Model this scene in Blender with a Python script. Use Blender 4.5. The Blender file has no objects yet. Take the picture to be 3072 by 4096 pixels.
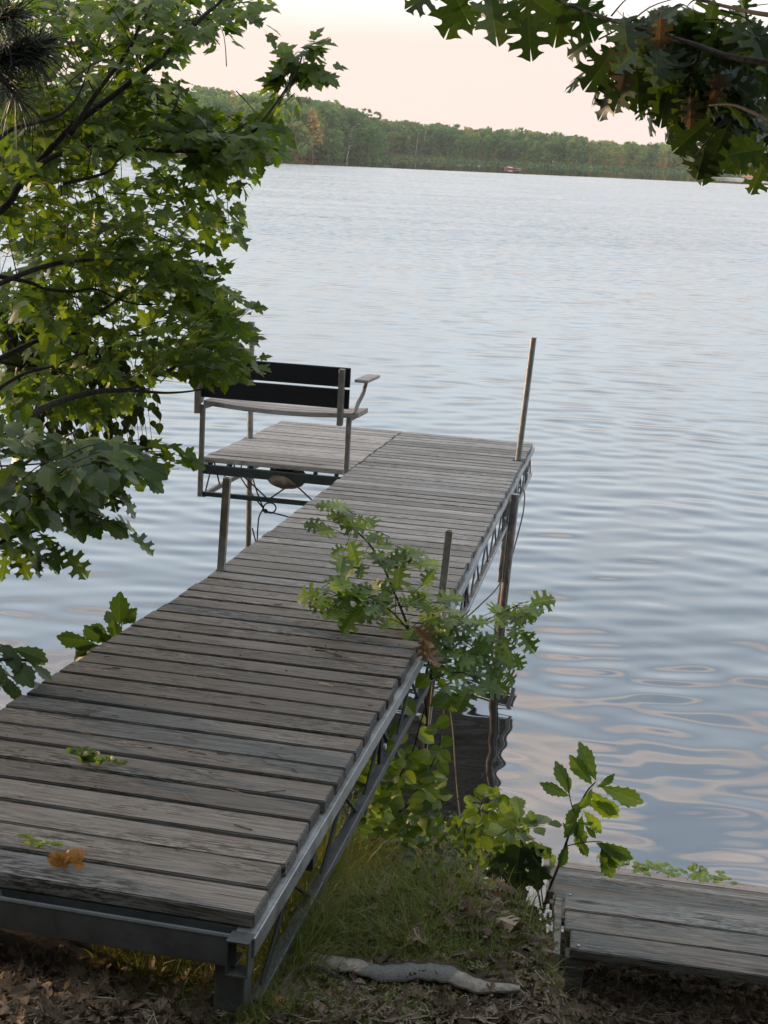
import bpy, bmesh, math, random
import numpy as np
from mathutils import Vector, Matrix
from mathutils.geometry import tessellate_polygon
rnd = random.Random(7)
NP = np.random.RandomState(5)
SC = bpy.context.scene
COL = SC.collection
rad = math.radians

# ------------------------------------------------------------------ camera
F_PX, PITCH, ROLL, CAM_H = 5020.1, rad(16.259), rad(2.655), 3.9208
SUN_AZ, SUN_EL = rad(-66), rad(6.5)
O = Vector((0, 0, CAM_H))
_F = Vector((0, math.cos(PITCH), -math.sin(PITCH)))
_R0 = Vector((1, 0, 0)); _U0 = Vector((0, math.sin(PITCH), math.cos(PITCH)))
CR = _R0*math.cos(ROLL) + _U0*math.sin(ROLL)
CU = -_R0*math.sin(ROLL) + _U0*math.cos(ROLL)
cd = bpy.data.cameras.new('camera'); cam = bpy.data.objects.new('camera', cd); COL.objects.link(cam)
cd.sensor_fit = 'VERTICAL'; cd.sensor_height = 24; cd.lens = 24*F_PX/4096
cd.clip_start = .05; cd.clip_end = 5000
cam.matrix_world = Matrix((CR, CU, -_F)).transposed().to_4x4(); cam.location = O
SC.camera = cam

def ray(u, v):
    return (_F + CR*((u-1536)/F_PX) - CU*((v-2048)/F_PX)).normalized()
def at(u, v, y):          # point of the view ray whose world y is given (a real distance)
    d = ray(u, v); return O + d*(y/d.y)
def on_z(u, v, z):
    d = ray(u, v); return O + d*((z-CAM_H)/d.z)

# ------------------------------------------------------------------ nodes
def new_mat(name):
    m = bpy.data.materials.new(name); m.use_nodes = True
    nt = m.node_tree; nt.nodes.clear(); return m, nt
class NT:
    def __init__(s, nt): s.nt = nt
    def n(s, typ, **kw):
        nd = s.nt.nodes.new('ShaderNode'+typ)
        for k, v in kw.items():
            if k.startswith('i_'):
                key = k[2:]
                key = int(key) if key.isdigit() else key.replace('_', ' ')
                s.set(nd.inputs[key], v)
            else: setattr(nd, k, v)
        return nd
    def set(s, sock, v):
        if isinstance(v, bpy.types.NodeSocket): s.nt.links.new(v, sock)
        elif isinstance(v, bpy.types.Node): s.nt.links.new(v.outputs[0], sock)
        else: sock.default_value = v
    def math(s, op, a, b=0., c=0., clamp=False):
        nd = s.nt.nodes.new('ShaderNodeMath'); nd.operation = op; nd.use_clamp = clamp
        for i, v in enumerate((a, b, c)): s.set(nd.inputs[i], v)
        return nd.outputs[0]
    def vmath(s, op, a, b=(0, 0, 0)):
        nd = s.nt.nodes.new('ShaderNodeVectorMath'); nd.operation = op
        s.set(nd.inputs[0], a)
        if op == 'SCALE': s.set(nd.inputs['Scale'], b)
        else: s.set(nd.inputs[1], b)
        return nd.outputs['Value'] if op in ('LENGTH', 'DOT_PRODUCT') else nd.outputs[0]
    def noise(s, vec, scale=1., detail=4., rough=.55, dist=0.):
        nd = s.nt.nodes.new('ShaderNodeTexNoise'); s.set(nd.inputs['Vector'], vec)
        nd.inputs['Scale'].default_value = scale; nd.inputs['Detail'].default_value = detail
        nd.inputs['Roughness'].default_value = rough; nd.inputs['Distortion'].default_value = dist
        return nd
    def mr(s, v, a, b, c=0., d=1.):
        nd = s.nt.nodes.new('ShaderNodeMapRange'); s.set(nd.inputs[0], v)
        for i, x in enumerate((a, b, c, d)): s.set(nd.inputs[i+1], x)
        return nd.outputs[0]
    def mix(s, f, a, b, mode='MIX'):
        nd = s.nt.nodes.new('ShaderNodeMix'); nd.data_type = 'RGBA'; nd.blend_type = mode
        s.set(nd.inputs[0], f); s.set(nd.inputs[6], a); s.set(nd.inputs[7], b); return nd.outputs[2]
    def ramp(s, f, stops):
        nd = s.nt.nodes.new('ShaderNodeValToRGB'); s.set(nd.inputs[0], f)
        el = nd.color_ramp.elements
        while len(el) < len(stops): el.new(.5)
        for e, (p, c) in zip(el, stops):
            e.position = p; e.color = (*c, 1) if len(c) == 3 else c
        return nd.outputs[0]
    def out(s, sh, vol=None):
        o = s.nt.nodes.new('ShaderNodeOutputMaterial')
        if sh is not None: s.set(o.inputs['Surface'], sh)
        if vol is not None: s.set(o.inputs['Volume'], vol)
def C4(c): return (c[0], c[1], c[2], 1)

def wood_mat(name, light=(.30, .30, .29), dark=(.075, .062, .052), wear=1.0, rnd_amt=.35, base=1.0):
    m, nt = new_mat(name); t = NT(nt)
    tc = t.n('TexCoord').outputs['Object']; oi = t.n('ObjectInfo').outputs['Random']
    off = t.n('CombineXYZ', i_0=t.math('MULTIPLY', oi, 57.), i_1=t.math('MULTIPLY', oi, 13.), i_2=t.math('MULTIPLY', oi, 31.))
    v = t.vmath('ADD', tc, off.outputs[0])
    warp = t.noise(t.vmath('MULTIPLY', v, (1.2, 4, 4)), 1, 3)
    vw = t.vmath('ADD', v, t.vmath('SCALE', t.vmath('SUBTRACT', warp.outputs['Color'], (.5, .5, .5)), .05))
    g1 = t.noise(t.vmath('MULTIPLY', vw, (2.4, 85, 85)), 1, 7, .68).outputs[0]
    g2 = t.noise(t.vmath('MULTIPLY', vw, (7, 130, 130)), 1, 5, .6).outputs[0]
    flake = t.noise(t.vmath('MULTIPLY', vw, (17, 105, 105)), 1, 7, .72).outputs[0]
    patch = t.noise(t.vmath('MULTIPLY', v, (1.6, 5, 5)), 1, 4, .6).outputs[0]
    green = t.noise(t.vmath('MULTIPLY', v, (2.5, 6, 6)), 1, 3).outputs[0]
    lo = tuple(a*.42+b*.58 for a, b in zip(light, dark))
    c = t.mix(t.mr(g1, .38, .64), C4(lo), C4(light))
    # worn, flaking surface: where the patch is strong the grey skin breaks into dark fibres
    fm = t.math('MULTIPLY', t.mr(patch, .40, .58), t.mr(flake, .485, .55))
    c = t.mix(t.math('MULTIPLY', fm, .85*wear), c, C4(dark))
    br = t.math('MULTIPLY', t.mr(patch, .50, .64), t.mr(flake, .50, .43))
    c = t.mix(t.math('MULTIPLY', br, .5*wear), c, (light[0]*1.35, light[1]*1.37, light[2]*1.38, 1))
    brown = t.noise(t.vmath('MULTIPLY', v, (2.2, 9, 9)), 1.3, 3).outputs[0]
    c = t.mix(t.math('MULTIPLY', t.mr(brown, .5, .72), .34*wear), c, (.13, .102, .08, 1))
    # thin checks along the grain
    ck = t.noise(t.vmath('MULTIPLY', vw, (3.6, 150, 150)), 1, 2, .5).outputs[0]
    c = t.mix(t.math('MULTIPLY', t.mr(ck, .635, .675), .9), c, (.02, .017, .014, 1))
    c = t.mix(t.math('MULTIPLY', t.mr(green, .55, .75), .22), c, (.10, .12, .085, 1))
    # knots
    vo = t.n('TexVoronoi', i_Scale=1.0, i_Vector=t.vmath('MULTIPLY', vw, (2.1, 7.5, 1)))
    c = t.mix(t.mr(vo.outputs['Distance'], .13, .05), c, (.055, .042, .034, 1))
    vr = t.math('SINE', t.math('MULTIPLY', vo.outputs['Distance'], 60))
    c = t.mix(t.math('MULTIPLY', t.math('MULTIPLY', t.mr(vr, .3, 1), t.mr(vo.outputs['Distance'], .36, .12)), .45), c, (.09, .075, .06, 1))
    val = t.mr(oi, 0, 1, base*(1-rnd_amt), base*(1+rnd_amt*.6))
    c = t.mix(1., c, t.n('CombineXYZ', i_0=val, i_1=val, i_2=val).outputs[0], 'MULTIPLY')
    h = t.math('ADD', t.math('MULTIPLY', g2, .5), t.math('ADD', t.math('MULTIPLY', flake, .6), g1))
    bp = t.n('Bump', i_Strength=.7, i_Distance=.005, i_Height=h)
    p = t.n('BsdfPrincipled', i_Base_Color=c, i_Roughness=.72, i_Normal=bp)
    p.inputs['Specular IOR Level'].default_value = .35
    t.out(p); return m

def metal_mat(name, col, metallic=.75, rough=.45, var=.35, rust=0., rustz=None):
    m, nt = new_mat(name); t = NT(nt)
    tc = t.n('NewGeometry').outputs['Position']
    n1 = t.noise(tc, 14, 5, .6).outputs[0]; n2 = t.noise(tc, 55, 4, .6).outputs[0]
    c = t.mix(t.mr(n1, .3, .7), C4(tuple(x*(1-var) for x in col)), C4(tuple(x*(1+var*.5) for x in col)))
    c = t.mix(t.math('MULTIPLY', t.mr(n2, .55, .7), .35), c, (.07, .065, .06, 1))
    me = metallic
    if rust or rustz:
        f = t.mr(n2, .75-rust, .95-rust)
        if rustz:
            z = t.n('SeparateXYZ', i_0=tc).outputs[2]
            f = t.math('MAXIMUM', f, t.math('MULTIPLY', t.mr(t.math('ADD', z, t.math('MULTIPLY', n1, .5)), rustz[1], rustz[0]), .9))
        c = t.mix(f, c, t.mix(n2, (.10, .045, .022, 1), (.03, .018, .013, 1)))
        me = t.mr(f, 0, 1, metallic, 0.)
    p = t.n('BsdfPrincipled', i_Base_Color=c, i_Metallic=me, i_Roughness=t.mr(n1, .3, .7, rough-.08, rough+.14),
            i_Normal=t.n('Bump', i_Strength=.15, i_Distance=.002, i_Height=n2))
    t.out(p); return m

def leaf_mat(name, stops, trans=.38, rough=.42, spec=.45, vein=.75):
    m, nt = new_mat(name); t = NT(nt)
    ge = t.n('NewGeometry')
    n = t.noise(ge.outputs['Position'], 3.0, 2).outputs[0]
    f = t.math('ADD', t.math('MULTIPLY', ge.outputs['Random Per Island'], .72), t.math('MULTIPLY', t.mr(n, .3, .7), .28))
    c = t.ramp(f, stops)
    fine = t.noise(ge.outputs['Position'], 70, 3).outputs[0]
    c = t.mix(t.math('MULTIPLY', t.mr(fine, .35, .7), .3), c, t.mix(.5, c, (.01, .015, .004, 1)))
    if vein:
        su = t.n('SeparateXYZ', i_0=t.n('Attribute', attribute_name='leafuv').outputs['Vector'])
        ax = t.math('ABSOLUTE', su.outputs[0])
        mid = t.mr(ax, .022, .006)
        sv = t.math('ABSOLUTE', t.math('SUBTRACT', t.math('FRACT', t.math('MULTIPLY', t.math('SUBTRACT', su.outputs[1], t.math('MULTIPLY', ax, .75)), 6.5)), .5))
        side = t.math('MULTIPLY', t.mr(sv, .09, .02), .55)
        ve = t.math('MAXIMUM', mid, side)
        c = t.mix(t.math('MULTIPLY', ve, vein), c, t.mix(1., c, (1.9, 1.75, 1.6, 1), 'MULTIPLY'))
        c = t.mix(t.mr(fine, .64, .74, 0, .55), c, (.07, .045, .018, 1))
    p = t.n('BsdfPrincipled', i_Base_Color=c, i_Roughness=rough)
    p.inputs['Specular IOR Level'].default_value = spec
    tr = t.n('BsdfTranslucent', i_Color=t.mix(1., c, (1.45, 1.5, .55, 1), 'MULTIPLY'))
    mx = t.n('MixShader', i_0=trans); t.set(mx.inputs[1], p); t.set(mx.inputs[2], tr)
    t.out(mx); return m

def plain_mat(name, a, b, scale=20, rough=.7, bump=.2, metallic=0., stretch=(1, 1, 1)):
    m, nt = new_mat(name); t = NT(nt)
    v = t.vmath('MULTIPLY', t.n('TexCoord').outputs['Object'], stretch)
    n = t.noise(v, scale, 6, .62).outputs[0]
    p = t.n('BsdfPrincipled', i_Base_Color=t.mix(t.mr(n, .3, .7), C4(a), C4(b)), i_Roughness=rough, i_Metallic=metallic,
            i_Normal=t.n('Bump', i_Strength=bump, i_Distance=.01, i_Height=n))
    p.inputs['Specular IOR Level'].default_value = .3
    t.out(p); return m

M = {}
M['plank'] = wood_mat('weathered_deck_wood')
M['plank_near'] = wood_mat('dirty_shaded_deck_wood', light=(.185, .182, .173), dark=(.042, .034, .028), wear=1.25, rnd_amt=.35)  # dirtier planks; bank shade is also put into this darker base colour
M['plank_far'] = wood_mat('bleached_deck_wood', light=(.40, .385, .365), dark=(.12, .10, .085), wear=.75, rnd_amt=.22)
M['steps'] = wood_mat('grey_step_wood', light=(.30, .295, .275), dark=(.07, .06, .05), wear=.8, rnd_amt=.42, base=.9)
M['bench_wood'] = wood_mat('bench_seat_wood', light=(.36, .33, .31), dark=(.15, .12, .11), wear=.3, rnd_amt=.1)
M['galv'] = metal_mat('galvanised_steel', (.36, .38, .39), .7, .42)
M['galv_dark'] = metal_mat('dull_blue_steel', (.115, .125, .128), .5, .55)
M['alu'] = metal_mat('aluminium_tube', (.40, .40, .37), .75, .38)
M['tube'] = metal_mat('weathered_bench_tube', (.20, .185, .17), .45, .5)
M['blackmetal'] = metal_mat('black_steel', (.022, .025, .027), .3, .5)
M['greenmetal'] = metal_mat('dark_green_steel', (.035, .05, .05), .3, .45)
M['pipe'] = metal_mat('rusty_pipe', (.24, .23, .215), .55, .42, rust=.06, rustz=(.35, 1.15))
M['pipe_top'] = metal_mat('galvanised_pipe', (.27, .275, .27), .6, .4)
M['slat'] = plain_mat('black_ribbed_slat', (.006, .007, .010), (.011, .012, .016), 60, .55, .1)
M['bolt'] = plain_mat('white_bolt', (.7, .7, .7), (.8, .8, .8), 40, .4, .05)
M['nail'] = plain_mat('nail_head', (.25, .25, .25), (.4, .4, .4), 90, .35, .05, .8)
M['rope'] = plain_mat('grey_rope', (.07, .065, .06), (.14, .13, .12), 120, .8, .3)
M['blackrope'] = plain_mat('black_cord', (.015, .015, .016), (.03, .03, .03), 120, .6, .2)
M['bark'] = plain_mat('dark_bark', (.014, .012, .010), (.042, .035, .030), 60, .8, .6, stretch=(1, 1, .3))
M['bark_pale'] = plain_mat('grey_bark', (.05, .046, .04), (.12, .11, .10), 60, .8, .6, stretch=(1, 1, .3))
M['stalk'] = plain_mat('pale_stalk', (.28, .25, .18), (.42, .38, .28), 40, .7, .2)
M['twigmat'] = plain_mat('twig_bark', (.035, .026, .02), (.09, .07, .055), 80, .8, .6)
M['strap'] = plain_mat('grey_webbing', (.085, .088, .084), (.17, .172, .162), 160, .85, .4)
M['strap_edge'] = plain_mat('tan_webbing', (.14, .125, .105), (.32, .29, .25), 60, .85, .4)
M['lump'] = plain_mat('brown_tarp', (.05, .036, .026), (.17, .125, .085), 18, .7, .6)
M['maple'] = leaf_mat('maple_leaf', [(0, (.040, .078, .016)), (.45, (.085, .145, .020)), (.8, (.135, .195, .024)), (1, (.19, .23, .032))], .56)
M['oakleaf'] = leaf_mat('dark_oak_leaf', [(0, (.020, .040, .015)), (.6, (.042, .072, .018)), (1, (.085, .12, .025))], .38)
M['oakleft'] = leaf_mat('broad_oak_leaf', [(0, (.026, .056, .020)), (.55, (.055, .10, .02)), (1, (.11, .16, .028))], .45, .35, .55)
M['birchleaf'] = leaf_mat('small_ovate_leaf', [(0, (.014, .028, .010)), (.7, (.030, .052, .016)), (1, (.07, .10, .02))], .3)
M['sapling'] = leaf_mat('oak_sapling_leaf', [(0, (.055, .10, .040)), (.5, (.10, .165, .038)), (.8, (.18, .26, .04)), (1, (.25, .33, .05))], .4)
M['shrub'] = leaf_mat('round_shrub_leaf', [(0, (.045, .085, .022)), (.5, (.10, .16, .026)), (1, (.20, .27, .04))], .45)
M['bright'] = leaf_mat('bright_shrub_leaf', [(0, (.07, .12, .02)), (.6, (.14, .21, .03)), (.93, (.20, .26, .04)), (1, (.30, .17, .04))], .42)
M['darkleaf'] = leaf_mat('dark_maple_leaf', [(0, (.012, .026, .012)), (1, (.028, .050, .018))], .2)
M['smallleaf'] = leaf_mat('ground_shrub_leaf', [(0, (.022, .040, .016)), (.7, (.05, .08, .025)), (1, (.10, .13, .03))], .3)
M['needle'] = leaf_mat('pine_needle', [(0, (.008, .014, .010)), (1, (.022, .034, .020))], .1, vein=0)
M['grass'] = leaf_mat('grass_blade', [(0, (.06, .085, .02)), (.4, (.11, .145, .03)), (.72, (.16, .175, .04)), (.88, (.22, .19, .085)), (1, (.28, .22, .12))], .35, .5, .3, vein=0)
M['litter'] = leaf_mat('dry_leaf', [(0, (.04, .028, .021)), (.4, (.085, .06, .044)), (.7, (.16, .118, .086)), (.9, (.28, .215, .165)), (1, (.38, .31, .25))], .15, .7, .2)
M['deadleaf'] = leaf_mat('brown_dead_leaf', [(0, (.075, .045, .035)), (1, (.22, .14, .10))], .2, .6, .3)
M['orange'] = leaf_mat('orange_leaf', [(0, (.35, .16, .05)), (1, (.48, .25, .08))], .25, .6, .3)
M['vine'] = leaf_mat('clover_leaf', [(0, (.12, .19, .03)), (1, (.24, .32, .05))], .35)

# ------------------------------------------------------------------ scene graph helpers
def tag(o, label=None, cat=None, group=None, kind=None):
    for k, v in (('label', label), ('category', cat), ('group', group), ('kind', kind)):
        if v: o[k] = v
    return o
def thing(name, label, cat, mat=None, group=None):
    o = bpy.data.objects.new(name, None); COL.objects.link(o); o.empty_display_size = .1
    if mat is not None:
        o.matrix_world = mat if isinstance(mat, Matrix) else Matrix.Translation(mat)
    return tag(o, label, cat, group)
def link_mesh(name, me, mat, parent=None, local=None, smooth=False):
    o = bpy.data.objects.new(name, me); COL.objects.link(o)
    if mat: me.materials.append(mat)
    if parent: o.parent = parent
    if local is not None: o.matrix_local = local
    if smooth: me.polygons.foreach_set('use_smooth', [True]*len(me.polygons))
    return o
def np_mesh(name, V, Fc):
    V = np.asarray(V); Fc = np.asarray(Fc)
    used, inv = np.unique(Fc.ravel(), return_inverse=True)
    if len(used) < len(V): V = V[used]; Fc = inv.reshape(Fc.shape)
    me = bpy.data.meshes.new(name)
    V = np.asarray(V, dtype=np.float32); Fc = np.asarray(Fc, dtype=np.int32)
    k = Fc.shape[1]
    me.vertices.add(len(V)); me.vertices.foreach_set('co', V.ravel())
    me.loops.add(Fc.size); me.loops.foreach_set('vertex_index', Fc.ravel())
    me.polygons.add(len(Fc)); me.polygons.foreach_set('loop_start', np.arange(0, Fc.size, k, dtype=np.int32))
    me.update(calc_edges=True); me.validate(); return me

class MB:
    def __init__(s): s.v = []; s.f = []
    def box(s, c, d, X=(1, 0, 0), Y=(0, 1, 0), Z=(0, 0, 1), bev=0.):
        c, X, Y, Z = Vector(c), Vector(X), Vector(Y), Vector(Z)
        bm = bmesh.new(); bmesh.ops.create_cube(bm, size=1)
        for v in bm.verts: v.co = Vector((v.co.x*d[0], v.co.y*d[1], v.co.z*d[2]))
        if bev: bmesh.ops.bevel(bm, geom=list(bm.edges), offset=bev, segments=1, affect='EDGES')
        b = len(s.v); bm.verts.index_update()
        s.v += [c + X*v.co.x + Y*v.co.y + Z*v.co.z for v in bm.verts]
        s.f += [[b+v.index for v in f.verts] for f in bm.faces]; bm.free(); return s
    def bar(s, a, b, w, h, up=(0, 0, 1), bev=0.):
        a, b = Vector(a), Vector(b); y = (b-a); L = y.length; y.normalize()
        x = y.cross(Vector(up)).normalized(); z = x.cross(y)
        return s.box((a+b)/2, (w, L, h), x, y, z, bev)
    def tube(s, pts, r, n=8, cap=True):
        pts = [Vector(p) for p in pts]; rs = r if isinstance(r, (list, tuple)) else [r]*len(pts)
        base = len(s.v); ref = Vector((.31, .17, .93))
        for i, p in enumerate(pts):
            t = (pts[min(i+1, len(pts)-1)] - pts[max(i-1, 0)])
            t = t.normalized() if t.length > 1e-9 else Vector((0, 0, 1))
            if abs(t.dot(ref)) > .95: ref = Vector((.93, .2, .3))
            x = t.cross(ref).normalized(); y = t.cross(x)
            for k in range(n):
                a = 2*math.pi*k/n; s.v.append(p + (x*math.cos(a)+y*math.sin(a))*rs[i])
        for i in range(len(pts)-1):
            for k in range(n):
                k2 = (k+1) % n; q = base+i*n
                s.f.append([q+k, q+k2, q+n+k2, q+n+k])
        if cap:
            s.f.append([base+k for k in range(n)][::-1]); e = base+(len(pts)-1)*n
            s.f.append([e+k for k in range(n)])
        return s
    def build(s, name, mat, parent=None, local=None, smooth=False, off=None):
        me = bpy.data.meshes.new(name)
        vs = [v - off for v in s.v] if off is not None else s.v
        me.from_pydata([tuple(v) for v in vs], [], s.f); me.update()
        return link_mesh(name, me, mat, parent, local, smooth)

def spline(pts, n=6):
    pts = [Vector(p) for p in pts]; out = []
    for i in range(len(pts)-1):
        p0 = pts[max(i-1, 0)]; p1, p2 = pts[i], pts[i+1]; p3 = pts[min(i+2, len(pts)-1)]
        for k in range(n):
            t = k/n
            out.append(.5*((2*p1) + (p2-p0)*t + (2*p0-5*p1+4*p2-p3)*t*t + (3*p1-p0-3*p2+p3)*t**3))
    return out + [pts[-1]]
def taper(n, a, b): return [a+(b-a)*i/max(1, n-1) for i in range(n)]

# ------------------------------------------------------------------ leaves
def leaf_template(half, curl=.18, fold=.12, stem=.0):
    """half outline (x>=0), y along the midrib 0..1; returns verts, tris."""
    h2 = []
    for i, (x, y) in enumerate(half):       # round the sinuses, keep the lobe tips sharp
        if 0 < i < len(half)-1 and x < half[i-1][0] and x < half[i+1][0]:
            a, b = half[i-1], half[i+1]
            h2 += [(x+(a[0]-x)*.38, y+(a[1]-y)*.38), (x+((a[0]+b[0])/2-x)*.16, y+((a[1]+b[1])/2-y)*.16), (x+(b[0]-x)*.38, y+(b[1]-y)*.38)]
        else: h2.append((x, y))
    half = h2
    ys = sorted(set([0, .25, .5, .75, 1.0]))
    V = []; T = []
    for sgn in (1, -1):
        poly = [Vector((sgn*x, y, 0)) for x, y in half] + [Vector((0, y, 0)) for y in ys[::-1] if 0 < y < half[-1][1]-.01]
        b = len(V); V += poly
        for tri in tessellate_polygon([poly]):
            T.append([b+i for i in tri])
    A = np.array([[v.x, v.y, 0] for v in V])
    A[:, 2] = fold*np.abs(A[:, 0]) - curl*A[:, 1]**2 - .25*curl*np.abs(A[:, 0])**2
    if stem:
        b = len(A)
        A = np.vstack([A, [[-.012, 0, 0], [.012, 0, 0], [.008, -stem, .06*stem], [-.008, -stem, .06*stem]]])
        T += [[b, b+1, b+2], [b, b+2, b+3]]
    return A, np.array(T)
MAPLE = [(0, 0), (.14, -.07), (.25, -.05), (.40, .03), (.35, .12), (.38, .19), (.50, .25), (.66, .40), (.52, .42), (.46, .49), (.36, .45), (.24, .47), (.22, .53),
         (.31, .66), (.22, .70), (.19, .79), (.10, .86), (0, 1.02)]
OAK = [(0, 0), (.03, .08), (.07, .12), (.18, .11), (.27, .14), (.22, .20), (.13, .25), (.14, .30), (.25, .31), (.38, .27), (.48, .30), (.42, .36), (.48, .43), (.35, .44), (.19, .46), (.15, .51), (.19, .56),
       (.32, .60), (.46, .59), (.40, .66), (.45, .76), (.31, .73), (.18, .73), (.15, .78), (.19, .83), (.29, .87), (.17, .91), (.10, .96), (.02, 1.0)]
OAKB = [(0, 0), (.04, .06), (.11, .14), (.20, .20), (.16, .25), (.26, .33), (.31, .33), (.26, .42), (.35, .52), (.40, .53), (.34, .60), (.40, .72), (.30, .74), (.27, .85), (.16, .86), (.10, .95), (0, 1.0)]
ROUND = [(0, 0), (.16, -.03), (.33, .05), (.44, .20), (.47, .37), (.43, .54), (.33, .72), (.20, .86), (.08, .96), (0, 1.04)]
OVATE = [(0, 0), (.14, .02), (.27, .16), (.31, .32), (.27, .50), (.18, .70), (.09, .86), (0, 1.0)]
SMALL = [(0, 0), (.16, .15), (.22, .45), (.14, .8), (0, 1.0)]
TPL = {'maple': [leaf_template(MAPLE, c, f, .45) for c, f in ((.15, .12), (.35, .05), (.05, .3), (.28, .22))],
       'oak': [leaf_template(OAK, c, f, .12) for c, f in ((.12, .1), (.3, .2), (.4, -.05), (.05, .3))],
       'oakb': [leaf_template(OAKB, c, f, .08) for c, f in ((.15, .1), (.3, .25), (.35, .05))],
       'round': [leaf_template(ROUND, c, f, .15) for c, f in ((.12, .1), (.3, .15), (.2, .3))],
       'ovate': [leaf_template(OVATE, c, f, .2) for c, f in ((.1, .1), (.3, .2))],
       'small': [leaf_template(SMALL, c, f) for c, f in ((.1, .1), (.3, .25))],
       'crisp': [leaf_template(OAK, c, f) for c, f in ((.7, .5), (-.6, .5), (.5, -.7), (.9, -.4))]}
class Foliage:
    def __init__(s): s.V = []; s.T = []; s.U = []; s.n = 0
    def leaf(s, kind, pos, axis, normal, size, wid=1.):
        A, T = rnd.choice(TPL[kind])
        a = Vector(axis).normalized(); nrm = Vector(normal)
        z = (nrm - a*nrm.dot(a))
        z = z.normalized() if z.length > 1e-4 else a.orthogonal().normalized()
        x = a.cross(z)
        Mx = np.array([[*x], [*a], [*z]])
        s.V.append((A*np.array([wid, 1, 1])*size) @ Mx + np.array(pos)); s.T.append(T+s.n); s.U.append(A); s.n += len(A)
    def build(s, name, mat, parent=None, off=Vector((0, 0, 0))):
        V = np.vstack(s.V) - np.array(off)
        me = np_mesh(name, V, np.vstack(s.T))
        a = me.attributes.new('leafuv', 'FLOAT_VECTOR', 'POINT'); a.data.foreach_set('vector', np.vstack(s.U).astype(np.float32).ravel())
        return link_mesh(name, me, mat, parent)
def rv(a=1.):
    return Vector((rnd.uniform(-a, a), rnd.uniform(-a, a), rnd.uniform(-a, a)))
def in_poly(u, v, P):
    c = False; j = len(P)-1
    for i in range(len(P)):
        (xi, yi), (xj, yj) = P[i], P[j]
        if (yi > v) != (yj > v) and u < (xj-xi)*(v-yi)/(yj-yi)+xi: c = not c
        j = i
    return c
def sample_poly(P, n):
    us = [p[0] for p in P]; vs = [p[1] for p in P]; out = []
    while len(out) < n:
        u, v = rnd.uniform(min(us), max(us)), rnd.uniform(min(vs), max(vs))
        if in_poly(u, v, P): out.append((u, v))
    return out
TOCAM = Vector((0, -1, .25))

# ------------------------------------------------------------------ world, sun
def build_world():
    w = bpy.data.worlds.new('World'); SC.world = w; w.use_nodes = True
    nt = w.node_tree; nt.nodes.clear(); t = NT(nt)
    sky = t.n('TexSky'); sky.sky_type = 'NISHITA'; sky.sun_disc = False
    sky.sun_elevation = SUN_EL; sky.sun_rotation = SUN_AZ % (2*math.pi)
    sky.air_density = 1.0; sky.dust_density = 1.2; sky.ozone_density = 1.5
    d = t.n('TexCoord').outputs['Generated']
    sp = t.n('SeparateXYZ', i_0=d); z = sp.outputs[2]
    zz = t.math('MAXIMUM', z, .04)
    # thin high cloud sheet, laid out on a plane far overhead
    cl = t.n('CombineXYZ', i_0=t.math('DIVIDE', sp.outputs[0], zz), i_1=t.math('DIVIDE', sp.outputs[1], zz), i_2=3.7)
    n1 = t.noise(t.vmath('MULTIPLY', cl.outputs[0], (1.0, .75, 1)), 1.15, 5, .5, .6).outputs[0]
    n2 = t.noise(cl.outputs[0], 5.0, 3, .5).outputs[0]
    cf = t.math('MULTIPLY', t.mr(t.math('ADD', n1, t.math('MULTIPLY', t.math('SUBTRACT', n2, .5), .12)), .515, .565), t.mr(z, .95, .5))
    cf = t.math('MULTIPLY', cf, t.mr(z, .27, .44, .25, 1))
    left = t.mr(sp.outputs[0], -.35, .45)
    hz = t.mix(left, (5.2, 4.35, 3.75, 1), (5.05, 4.2, 3.98, 1))
    grad = t.ramp(z, [(0, (.80, .86, .88)), (.16, (.96, 1.06, 1.12)), (.27, (.70, .77, .83)), (.42, (.37, .43, .49)), (.62, (.28, .33, .40)), (.80, (.72, .78, .85)), (1, (.95, 1.0, 1.06))])  # bright stops towards the zenith are added, out of view, to raise ambient light
    base = t.mix(1., t.mix(1., sky.outputs[0], (.55, .55, .55, 1), 'MULTIPLY'), t.mix(1., grad, (8.0, 8.0, 8.0, 1), 'MULTIPLY'), 'ADD')
    cloud = t.mix(t.mr(n2, .35, .65), (8.6, 7.2, 6.2, 1), (4.6, 4.35, 4.4, 1))
    c = t.mix(t.math('MULTIPLY', cf, .85), base, cloud)
    low = t.ramp(z, [(0, (1, 1, 1)), (.075, (1, 1, 1)), (.135, (.42,)*3), (.21, (.06,)*3), (.3, (0, 0, 0))])
    c = t.mix(low, c, hz)
    bg = t.n('Background', i_Color=c, i_Strength=.1)
    o = nt.nodes.new('ShaderNodeOutputWorld'); nt.links.new(bg.outputs[0], o.inputs[0])
    ld = bpy.data.lights.new('sun', 'SUN'); ld.energy = 2.8; ld.angle = rad(.5); ld.color = (1, .66, .40)
    lo = bpy.data.objects.new('sun', ld); COL.objects.link(lo)
    D = Vector((math.sin(SUN_AZ)*math.cos(SUN_EL), math.cos(SUN_AZ)*math.cos(SUN_EL), math.sin(SUN_EL)))
    lo.rotation_euler = D.to_track_quat('Z', 'Y').to_euler(); lo.location = D*60 + Vector((0, 0, 30))
    vs = SC.view_settings; SC.display_settings.display_device = 'sRGB'
    vs.view_transform = 'Standard'; vs.look = 'None'; vs.exposure = 1.0; vs.gamma = 1
build_world()

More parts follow.
